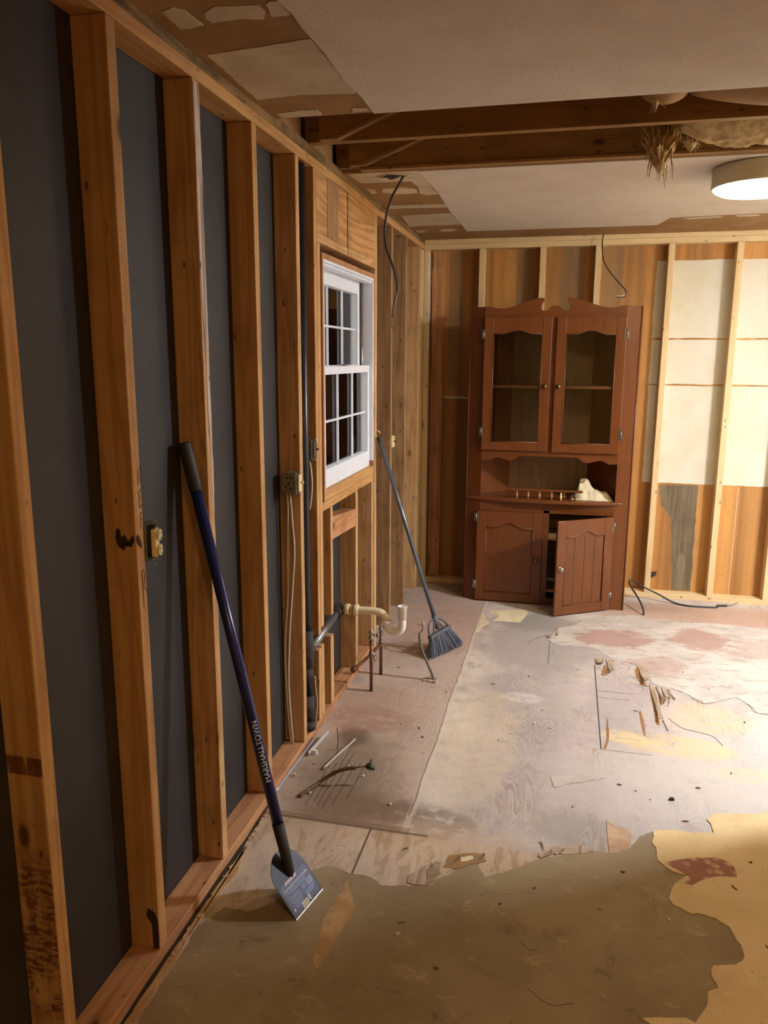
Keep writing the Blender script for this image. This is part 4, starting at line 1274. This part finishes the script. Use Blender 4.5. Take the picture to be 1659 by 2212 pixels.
dec('barcode_label', [[(-.028, .006), (.004, .006), (.006, .022), (-.026, .022)]], CRM)
dec('torn_label_bit', [[(-.066, .020), (-.060, .018), (-.058, .026), (-.063, .027)]], CRM)
dec('torn_label_bit', [[(.010, .012), (.016, .008), (.02, .022), (.013, .028)]], CRM)
b = bmesh.new()
for k in range(6):
    u = -.024 + k * .0045
    prism(b, [(u, .009), (u + .0018, .009), (u + .0024, .019), (u + .0006, .019)], 2, .0031, .0032, mtx=M_bl)
link('barcode_bars', b, SLOT, bl)


def along(s):
    return S0 + dv * s


sk = link('ferrule', T([along(-.015), along(.0), along(.05), along(.165)], [.006, .014, .0165, .0185], 20), GRIP, scr)
link('handle_tube', T([along(.1655), along(SL_ - .145)], .0168, 24), BLUE, scr)
link('hand_grip', T([along(SL_ - .145), along(SL_ - .142), along(SL_ - .006), along(SL_ - .001), along(SL_)], [.0178, .0192, .0196, .0175, .012], 20), GRIP, scr)
# lettering wrapped round the tube, reading upward
b = text_bm('MARSHALLTOWN', .030)
bmesh.ops.subdivide_edges(b, edges=[e for e in b.edges if e.calc_length() > .006], cuts=2)
xs = [q.co.x for q in b.verts]
k = .195 / (max(xs) - min(xs))
tocam = (Vector((1.0292, -.634, 1.6566)) - along(.4))
tocam = (tocam - dv * tocam.dot(dv)).normalized()
side = dv.cross(tocam)
if side.dot(r2) < 0:
    side = -side
for q in b.verts:
    s = .305 + q.co.x * k
    a = math.radians(38) - q.co.y * .80 / .0168      # from the camera side towards the right edge
    p = along(s) + (tocam * math.cos(a) + side * math.sin(a)) * .0172
    q.co = p
link('brand_lettering', b, WHITEINK, scr)

# ================================================================== BROOM
brT, brB = Vector((.0175, 3.515, 1.226)), Vector((.415, 3.518, 0.0))
bd = (brB - brT).normalized()
bLn = (brB - brT).length
bro = thing('angle_broom', 'grey push-up angle broom with a metal handle leaning right of the window', 'broom', (.4, 3.52, 0))
link('handle', T([brT, brT + bd * (bLn - .20)], .0118, 20), BROOMH, bro)
link('handle_cap', T([brT - bd * .004, brT - bd * .001, brT + bd * .02], [.008, .0125, .0125], 16), BLACKW, bro)
be = Vector((.152, .278, 0)).normalized()
bup = -bd
bnn = be.cross(bup).normalized()
Mb = Matrix((be, bup, bnn)).transposed().to_4x4()
Mb.translation = brB
b = bmesh.new()
# head: socket, hoop and cap bar (slanted)
hd_ = T([brT + bd * (bLn - .235), brT + bd * (bLn - .15)], [.015, .013], 16)
for pts in ([(-.085, .118), (-.080, .165), (-.05, .200), (0, .212), (.05, .196), (.082, .165), (.092, .142)], [(-.012, .20), (-.045, .132)], [(.012, .20), (.05, .138)]):
    q = [Mb @ Vector((p.x, p.y, 0)) for p in spline([(u, v_, 0) for u, v_ in pts], 5)]
    tube(hd_, q, .0055, 8)
prism(hd_, [(-.092, .112), (.098, .132), (.098, .150), (-.088, .130)], 2, -.014, .014, mtx=Mb)
link('broom_head', hd_, BROOMP, bro)
b = bmesh.new()
rng = random.Random(8)
for i in range(420):
    u = rng.uniform(-1, 1)
    w = rng.uniform(-.012, .012)
    top = Vector((u * .09 + .003, .120 + .010 * u, w))
    bu = u * .152 + rng.uniform(-.006, .006)
    bot = Vector((bu, .004 + rng.uniform(0, .012) + (.012 if u > .9 else 0), w * 2.2 + rng.uniform(-.004, .004)))
    midp = top.lerp(bot, .5) + Vector((rng.uniform(-.003, .003), 0, rng.uniform(-.003, .003)))
    ps = [Mb @ top, Mb @ midp, Mb @ bot]
    ps[2].z = max(ps[2].z, .0025)
    tube(b, ps, [.0017, .0015, .0012], 4, caps=False)
o = link('bristles', b, BRISTLE, bro)

# ================================================================== PLUMBING
dr = thing('drain_pipe', 'sink drain: black stack, grey branch and white trap sticking out under the window', 'drain', (.1, 2.85, .345))
b = T([(-.026, 2.385, .04), (-.026, 2.385, 2.39)], .021, 16)
link('black_stack', b, ABS, dr)
b = T([(-.026, 2.385, .33), (-.026, 2.385, .50)], .031, 16)
tube(b, [(-.026, 2.385, .26), (-.026, 2.385, .335)], .028, 16)
tube(b, [(-.026, 2.385, .38), (-.024, 2.41, .395), (-.022, 2.43, .40)], [.024, .025, .025], 14)
link('stack_tee', b, IRON, dr)
b = T([(-.026, 2.385, .10), (-.026, 2.385, .20)], .033, 12)
tube(b, [(-.026, 2.385, .04), (-.026, 2.385, .08)], .036, 12)
link('stack_coupling', b, IRON, dr)
link('grey_branch', T([(-.022, 2.43, .402), (-.022, 2.80, .438)], .021, 16), STEEL, dr)
b = T([(-.022, 2.79, .437), (-.026, 2.845, .442), (-.008, 2.858, .445), (.012, 2.858, .446)], [.028, .031, .031, .028], 14)
link('elbow_fitting', b, IRON, dr)
b = bmesh.new()
for x0, x1_, rr in ((.008, .036, .029), (.040, .050, .024), (.054, .080, .030)):
    lathe(b, [(rr * .8, 0), (rr, .002), (rr, x1_ - x0 - .002), (rr * .8, x1_ - x0)], (x0, 2.855, .446), 0, 8)
link('slip_nut', b, PVCY, dr)
path = spline([(.07, 2.855, .446), (.12, 2.855, .447), (.165, 2.855, .447), (.195, 2.855, .441), (.215, 2.855, .420), (.221, 2.855, .396)], 6)
link('trap_arm', T(path, .0185, 18), plain('ivory_pvc', srgb(234, 224, 196), .3), dr)
link('trap_nut', lathe(bmesh.new(), [(.020, 0), (.0285, .002), (.0285, .016), (.021, .018)], (.222, 2.855, .392), 2, 12), PVC, dr)
ub = [(.222, 2.855, .40)] + [(.260 - .038 * math.cos(math.radians(a)), 2.855, .385 - .036 * math.sin(math.radians(a))) for a in range(0, 181, 15)] + [(.298, 2.855, .42), (.298, 2.855, .435)]
u = link('trap_bend', T(ub, .0195, 18), PVC, dr)
rs = lathe(bmesh.new(), [(.0205, 0), (.0205, .04), (.0225, .041), (.0225, .062), (.0245, .063), (.0245, .066), (.021, .066), (.0195, .02)], (.298, 2.855, .418), 2, 20)
link('riser', rs, PVC, dr)


def supply(x, y, zt, label, seed):
    t = thing('water_supply_stub', label, 'water pipe', (x, y, 0), 'copper water stubs by the drain')
    link('copper_pipe', T([(x, y, 0), (x, y, zt)], .0085, 12), COPPER, t)
    for z in (zt * .72, zt * .9):
        link('solder_collar', lathe(bmesh.new(), [(.0085, 0), (.0125, .002), (.0125, .012), (.0085, .014)], (x, y, z), 2, 12), PEWTER, t)
    v = lathe(bmesh.new(), [(.010, 0), (.014, .003), (.014, .014), (.010, .018), (.0095, .034), (.012, .036), (.012, .044), (.005, .046), (.004, .056)], (x, y, zt), 2, 8)
    tube(v, [(x, y, zt + .022), (x + .028, y + .01, zt + .022)], .0075, 10)
    vv = link('valve', v, CHROME, t)
    link('valve_handle', lathe(bmesh.new(), [(.004, 0), (.013, .001), (.014, .005), (.009, .009), (.003, .01)], (x + .029, y + .01, zt + .022), 0, 8), PEWTER, vv)
    return t


supply(.128, 2.919, .275, 'upright copper water pipe with chrome valve, the nearer of the two below the trap', 1)
sB = supply(.126, 3.135, .245, 'upright copper water pipe with chrome valve, the farther one, with a branch toward the wall', 2)
b = T(spline([(.126, 3.135, .168), (.118, 3.08, .170), (.10, 2.94, .166), (.072, 2.805, .160), (.070, 2.795, .160)], 4), .0088, 12)
br_ = link('branch_pipe', b, COPPER, sB)
b = lathe(bmesh.new(), [(.010, 0), (.0145, .003), (.0145, .022), (.006, .024)], (0, 0, 0), 1, 8, mtx=Matrix.Translation((.070, 2.780, .160)))
link('branch_end', b, COPPER, br_)
b = lathe(bmesh.new(), [(.003, 0), (.016, .002), (.017, .006), (.008, .010)], (.118, 3.02, .135), 0, 10)
tube(b, [(.112, 3.02, .168), (.118, 3.02, .135)], .005, 8)
link('branch_valve', b, CHROME, br_)

# ================================================================== ELECTRICAL
def outlet(loc, label, tilt, full=True, group='wall outlets and switches'):
    """ivory duplex outlet in a steel box, face towards +x"""
    x, y, z = loc
    t = thing('electrical_outlet', label, 'outlet', loc, group)
    b = bmesh.new()
    if full:
        box(b, x - .062, x - .018, y - .028, y - .026, z - .048, z + .048)
        box(b, x - .062, x - .018, y + .026, y + .028, z - .048, z + .048)
        box(b, x - .062, x - .018, y - .026, y + .026, z - .048, z - .046)
        box(b, x - .062, x - .018, y - .026, y + .026, z + .046, z + .048)
        box(b, x - .064, x - .062, y - .028, y + .028, z - .048, z + .048)
        link('steel_box', b, BOXM, t)
    M = Matrix.Translation((x, y, z)) @ Matrix.Rotation(math.radians(tilt), 4, 'Z')
    b = bmesh.new()
    for s in (-1, 1):
        oval = [(.0165 * math.cos(a) * (1 if abs(math.cos(a)) < .94 else .94), s * .020 + .0145 * math.sin(a)) for a in [2 * PI * k / 24 for k in range(24)]]
        prism(b, oval, 0, -.004, .006)
    box(b, -.014, -.002, -.0155, .0155, -.036, .036, .002)
    bmesh.ops.transform(b, matrix=M, verts=b.verts[:])
    d = link('receptacle', b, IVORY, t)
    b = bmesh.new()
    for s in (-1, 1):
        zz = s * .020
        box(b, .0061, .0066, -.008, -.0062, zz - .002, zz + .009)
        box(b, .0061, .0066, .0062, .0080, zz - .001, zz + .008)
        box(b, .0061, .0066, -.0022, .0022, zz - .0105, zz - .006)
    bmesh.ops.transform(b, matrix=M, verts=b.verts[:])
    link('slots', b, SLOT, d)
    b = bmesh.new()
    for s in (-1, 1):
        box(b, -.006, -.0045, -.008, .008, s * .045 - .010, s * .045 + .008, 0)
        box(b, -.006, -.0045, -.017, .017, s * .053 - .003, s * .053 + .003, .0006)
        tube(b, [(-.006, 0, s * .047), (.003, 0, s * .047)], .003, 8)
    bmesh.ops.transform(b, matrix=M, verts=b.verts[:])
    link('mounting_strap', b, PEWTER, t)
    return t


outlet((.022, 1.112, 1.190), 'ivory duplex outlet in a steel box on the stud with pencilled letters', 12)
outlet((.006, 3.942, 1.160), 'ivory duplex outlet seen edge-on beyond the broom, on a brown stud', 20)


def switch(x, yface, z0, z1_, depth, label, device, octa=True):
    t = thing('switch_box', label, 'switch box', (x, yface, z0), 'steel switch boxes')
    zc = (z0 + z1_) / 2
    h = (z1_ - z0) / 2
    c = .020 if octa else .006
    pr = [(x - depth, z0 + c), (x - depth + c, z0), (x, z0), (x, z1_), (x - depth + c, z1_), (x - depth, z1_ - c)]
    w = .050
    b = P(pr, 1, yface - w, yface - .001)
    s_ = link('steel_box', b, BOXM, t)
    k = bmesh.new()
    for dx, dz in ((-.6, .55), (-.3, .5), (-.7, -.3), (-.35, -.45), (-.5, 0)):
        lathe(k, [(.0045, 0), (.0045, -.0012), (.0005, -.0014)], (x + dx * depth, yface - w - .0001, zc + dz * h), 1, 10)
    link('knockout', k, SLOT, s_)
    b = bmesh.new()
    box(b, x + .002, x + .0035, yface - w + .010, yface - .010, z0 - .006, z1_ + .006, .0005)
    for zz in (z0 - .002, z1_ + .002):
        lathe(b, [(.004, 0), (.0065, .002), (.005, .006), (.001, .007)], (x + .0036, yface - w / 2, zz), 0, 10)
    link('mounting_strap', b, PEWTER, t)
    b = bmesh.new()
    box(b, x + .0037, x + .012, yface - w + .008, yface - .012, z0 + .010, z1_ - .010, .003)
    box(b, x + .012, x + .024, yface - w / 2 - .005, yface - w / 2 + .004, zc - .002, zc + .008, .002)
    link('switch_body', b, device, t)
    return t


switch(.000, 2.262, 1.125, 1.212, .062, 'octagonal steel switch box with two white cables leaving its bottom', IVORY)
switch(-.004, 2.4725, 1.236, 1.318, .040, 'small steel switch box with bare toggle beside the window, higher than the octagonal one', PEWTER, False)
t = thing('switch_strap', 'loose metal switch strap fixed right of the window just above the broom handle tip', 'switch', (-.012, 3.565, 1.215), 'steel switch boxes')
b = B(-.012, -.0105, 3.54, 3.575, 1.215, 1.30, .0004)
tube(b, [(-.011, 3.557, 1.222), (-.002, 3.557, 1.222)], .004, 8)
tube(b, [(-.011, 3.557, 1.29), (-.004, 3.557, 1.29)], .003, 8)
link('strap_plate', b, PEWTER, t)
link('toggle', T([(-.010, 3.557, 1.262), (.006, 3.557, 1.255), (.016, 3.56, 1.246)], [.005, .004, .003], 8), PVCY, t)


def cable(name, label, pts, r, mat, group=None, n=6, cat='cable'):
    o = link(name, T(spline(pts, n), r, 8), mat)
    return tag(o, label, cat, group)


CG = 'white cables below the switch boxes'
cable('electrical_cable', 'white cable from the octagonal switch box, the one bowing outward to the left',
      [(-.048, 2.238, 1.126), (-.044, 2.236, 1.05), (-.050, 2.236, .86), (-.052, 2.236, .70), (-.068, 2.236, .48), (-.066, 2.238, .25), (-.052, 2.240, .038)], .0042, WHITEW, CG)
cable('electrical_cable', 'white cable from the octagonal switch box, hanging closer to the stud edge',
      [(-.036, 2.240, 1.126), (-.028, 2.240, 1.0), (-.022, 2.240, .88), (-.034, 2.240, .72), (-.050, 2.240, .52), (-.058, 2.240, .30), (-.044, 2.242, .038)], .0042, WHITEW, CG)
cable('electrical_cable', 'white cable looping below the small switch box beside the window',
      [(-.026, 2.452, 1.236), (-.018, 2.450, 1.19), (-.014, 2.448, 1.13), (-.018, 2.448, 1.07), (-.026, 2.448, 1.02)], .0045, WHITEW, CG)
cable('electrical_cable', 'grey-white wire running down beside the black stack near the floor',
      [(-.006, 2.43, .27), (-.004, 2.436, .20), (.000, 2.44, .14), (-.006, 2.44, .07), (-.01, 2.44, .04)], .003, WHITEW, CG)
cw = cable('electrical_cable', 'black cable dangling from the torn hole in the ceiling in front of the window wall',
           [(.262, 2.962, 2.456), (.238, 2.99, 2.43), (.197, 3.0, 2.366), (.170, 3.0, 2.267), (.172, 3.0, 2.166), (.210, 3.0, 2.063), (.229, 3.0, 1.975), (.214, 3.0, 1.90), (.206, 3.0, 1.845)], .0055, BLACKW)
link('bare_wire', T(spline([(.206, 3.0, 1.846), (.203, 3.0, 1.81), (.212, 3.0, 1.78)], 4), .0014, 6), BLACKW, cw)
link('grey_wrap', T([(.229, 3.0, 1.96), (.214, 3.0, 1.90), (.207, 3.0, 1.85)], [.006, .0075, .006], 8), GREYW, cw)
cw = cable('electrical_cable', 'thin black cable hanging from the top plate of the far wall above the hutch',
           [(1.218, 4.885, 2.468), (1.197, 4.87, 2.455), (1.192, 4.85, 2.394), (1.205, 4.83, 2.29), (1.250, 4.82, 2.215), (1.310, 4.81, 2.145), (1.352, 4.80, 2.098), (1.358, 4.80, 2.078)], .004, BLACKW)
link('bare_wire', T(spline([(1.356, 4.80, 2.08), (1.348, 4.80, 2.066), (1.325, 4.79, 2.060), (1.292, 4.79, 2.062)], 4), .0025, 6), WHITEW, cw)
link('black_wire', T(spline([(1.356, 4.80, 2.078), (1.350, 4.80, 2.055), (1.33, 4.79, 2.050), (1.300, 4.79, 2.056)], 4), .003, 6), BLACKW, cw)
link('copper_tip', T([(1.346, 4.80, 2.062), (1.378, 4.79, 2.064)], .001, 5), COPPER, cw)
cw = cable('electrical_cable', 'black cable rising from the floor and flopping over right of the hutch',
           [(1.580, 4.499, 0.0), (1.578, 4.52, .03), (1.556, 4.62, .07), (1.512, 4.74, .118), (1.500, 4.78, .140), (1.520, 4.80, .148), (1.60, 4.83, .100), (1.70, 4.83, .055), (1.80, 4.80, .012), (1.88, 4.765, .006), (1.96, 4.762, .006), (2.075, 4.775, .006), (2.085, 4.80, .012), (2.15, 4.825, .008)], .0062, BLACKW)
link('bare_wire', T(spline([(2.15, 4.825, .008), (2.18, 4.85, .015), (2.20, 4.86, .05)], 4), .002, 6), WHITEW, cw)
link('black_wire', T(spline([(2.15, 4.825, .008), (2.19, 4.84, .014), (2.225, 4.85, .03)], 4), .0022, 6), BLACKW, cw)
cw = cable('electrical_cable', 'grey cable stub standing up out of the floor in front of the broom',
           [(.416, 3.125, .0), (.400, 3.125, .045), (.378, 3.125, .095), (.352, 3.125, .155), (.338, 3.125, .21), (.334, 3.125, .255)], .0072, GREYW)
link('bare_wire', T(spline([(.334, 3.125, .252), (.346, 3.125, .268), (.350, 3.125, .285), (.346, 3.125, .300)], 4), .002, 6), BLACKW, cw)
link('wire_nut', lathe(bmesh.new(), [(.0065, 0), (.007, .006), (.0045, .022), (.001, .024)], (.353, 3.125, .297), 2, 8), plain('tan_wire_nut', srgb(206, 176, 130), .5), cw)
link('copper_tip', T([(.346, 3.125, .296), (.330, 3.125, .302), (.322, 3.125, .300)], .0014, 6), COPPER, cw)
tag(link('torn_scrap', P(ragged([(.36, 3.10), (.43, 3.09), (.435, 3.14), (.39, 3.16), (.355, 3.13)], .004, .015, 3), 2, .0005, .007), TORN), 'grey torn flap on the floor round the foot of the grey cable stub', 'scrap')
cw = cable('electrical_cable', 'old brown cable rising off the floor left of the scored boards, ending in dark caps',
           [(.100, 1.915, .006), (.112, 1.945, .008), (.135, 1.985, .012), (.150, 2.01, .018), (.185, 2.03, .04), (.225, 2.04, .062), (.262, 2.048, .072), (.285, 2.052, .074)], [.006] * 1 + [.0075] * 42 if False else .0075, BROWNW)
link('bare_wire', T(spline([(.283, 2.052, .074), (.305, 2.058, .078), (.328, 2.066, .078)], 4), .003, 6), BROWNW, cw)
link('wire_cap', (lambda q: (tube(q, [(.322, 2.064, .076), (.334, 2.068, .084), (.345, 2.072, .094)], [.006, .0085, .006], 8), tube(q, [(.326, 2.066, .074), (.342, 2.068, .073), (.358, 2.070, .072)], [.006, .0085, .0085], 8)) and q)(bmesh.new()), GREENNUT, cw)
link('wire_tip', T(spline([(.285, 2.05, .074), (.30, 2.05, .082), (.305, 2.05, .098)], 3), .0012, 5), BLACKW, cw)

cable('conduit', 'grey metal conduit lying along the foot of the left wall between two studs', [(-.001, 1.90, .009), (.004, 2.1, .009), (.010, 2.27, .009), (.013, 2.36, .009)], .008, plain('dull_grey_tube', srgb(168, 168, 172), .4, .5), None, 3, 'conduit')
o = tag(link('trim_offcut', B(.012, .022, 2.22, 2.40, .003, .020, .003, mtx=Matrix.Rotation(0, 4, 'Z')), plain('painted_trim', srgb(190, 188, 190), .5)), 'short grey painted strip standing off the end of the wall conduit', 'trim offcut')
o.rotation_euler = (0.10, 0, -.18)
o.location.x += .03
o.location.z = .012
cable('metal_rod', 'thin pale rod lying on the scored boards in front of the stud with cables', [(.125, 2.13, .005), (.150, 2.25, .006), (.172, 2.34, .006), (.186, 2.40, .007)], .0065, plain('pale_grey_rod', srgb(176, 166, 158), .45, .4), None, 3, 'rod')
cable('copper_wire', 'thin copper wire standing up from the floor hole by the pale rod', [(.135, 2.30, .003), (.136, 2.31, .05), (.131, 2.31, .10)], .002, COPPER, None, 3, 'wire')

# ================================================================== DEBRIS
rng = random.Random(21)


def chip_mesh(seed, L, w, h):
    r = random.Random(seed)
    bm = bmesh.new()
    pts = [(-L / 2, -w * .2), (-L * .2, -w / 2), (L * .3, -w * .4), (L / 2, r.uniform(-w, w) * .3), (L * .2, w / 2), (-L * .3, w * .35)]
    prism(bm, [(x + r.uniform(-.1, .1) * w, y + r.uniform(-.15, .15) * w) for x, y in pts], 2, 0, h)
    for v in bm.verts:
        if v.co.z > 0:
            v.co.x *= .8; v.co.y *= .8
    return bm


def region(x, y):
    if y < 2.0 and x > 1.42:
        return 'on the cream vinyl at lower right'
    if y < 1.72:
        return 'on the olive-brown underlayment'
    if x < .535:
        return 'on the reddish board strip along the left wall'
    if 1.15 < x < 1.65 and 2.5 < y < 3.7:
        return 'beside the split square panel in the floor'
    if y > 3.5 or (x > 1.5 and y > 3.2):
        return 'on the scraped boards in front of the hutch and far wall'
    return 'on the bare grained plywood in mid floor'


def scatter(name, label, group, cat, spots, mats, L, w, h, seed, xr=None):
    protos = []
    for k in range(3):
        o = link(name, chip_mesh(seed + k, L * (1, .7, 1.3)[k], w * (1, 1.3, .7)[k], h), mats[k % len(mats)], origin=(0, 0, 0))
        tag(o, label, cat, group)
        protos.append(o)
    assert len(spots) >= 3
    r = random.Random(seed)
    for i, (x, y) in enumerate(spots):
        o = protos[i] if i < 3 else protos[i % 3].copy()
        if i >= 3:
            COL.objects.link(o)
        o.location = (x, y, .0038 if x > 1.42 and y < 2.0 else .0018)
        o.rotation_euler = (0, 0, r.uniform(0, 6.28))
        s = r.uniform(.6, 1.4)
        o.scale = (s, s, s)
        where = region(x, y)
        tag(o, label + ' ' + where, cat, group + ' ' + where)


dark = [(1.30, 2.30), (1.36, 2.27), (1.415, 3.0), (.80, 2.55), (1.15, 3.45), (.72, 3.15), (1.70, 3.55), (1.80, 3.35), (1.02, 2.72), (1.45, 2.86), (.98, 2.9), (1.52, 2.10), (1.41, 2.22), (.47, 2.50), (.44, 2.58),
        (.50, 2.36), (.35, 2.6), (.30, 2.25), (1.6, 2.35), (1.75, 2.5), (.62, 1.35), (.9, 1.5), (1.0, 1.6), (.56, 1.70), (1.2, 1.55), (.75, 1.2), (1.62, 1.75), (1.66, 1.5), (1.7, 1.9), (.58, 3.4), (.85, 4.0),
        (1.9, 3.0), (2.0, 2.7), (1.33, 1.9), (1.28, 1.75), (.5, 3.0), (1.12, 2.1), (.2, 3.25)]
scatter('wood_splinter', 'small dark splinter lying', 'dark splinters', 'splinter', dark, [CHIP, CHIP, CHIP], .016, .0045, .0025, 40)
white = [(.66, 3.62), (.60, 3.35), (.075, 2.17), (1.02, 3.68), (.30, 2.12), (.22, 2.18), (.13, 1.95), (.45, 1.95), (.44, 2.6), (.95, 2.75), (1.4, 1.55), (.62, 1.3), (1.64, 1.2), (1.55, 4.55), (1.5, 4.62), (1.62, 4.66), (.9, 3.3), (1.3, 3.35)]
scatter('plaster_crumb', 'tiny white crumb lying', 'white crumbs', 'crumb', white, [CHIPW, CHIPW, PVCY], .010, .008, .005, 60)
tag(link('plaster_lump', chip_mesh(90, .03, .022, .018), CHIPW, origin=(0, 0, 0)), 'small white caulk lump at the end of the wall conduit', 'lump').location = (.052, 2.245, .001)
tag(link('plaster_lump', chip_mesh(91, .014, .012, .010), CHIPW, origin=(0, 0, 0)), 'white plaster nub beside the middle of the wall conduit', 'lump').location = (.028, 2.06, .001)
tag(link('black_crumb', chip_mesh(93, .024, .014, .008), SLOT, origin=(0, 0, 0)), 'black crumb lying on the pale boards above the cream vinyl', 'crumb').location = (1.49, 2.24, .001)
b = bmesh.new()
for i in range(24):
    y = 1.05 + rng.random() * .75
    q = chip_mesh(200 + i, rng.uniform(.008, .03), rng.uniform(.003, .008), .004)
    bmesh.ops.rotate(q, verts=q.verts[:], cent=(0, 0, 0), matrix=Matrix.Rotation(rng.uniform(.9, 2.2), 3, 'Z'))
    bmesh.ops.translate(q, verts=q.verts[:], vec=(.012 + rng.random() * .018, y, .003))
    me = bpy.data.meshes.new('t'); q.to_mesh(me); q.free(); b.from_mesh(me); bpy.data.meshes.remove(me)
tag(link('wood_debris', b, RAWPLY), 'line of pale crumbs and shreds in the gap along the bottom plate', 'debris', None, 'stuff')

for o in list(bpy.data.objects):
    if '_o' in o:
        del o['_o']
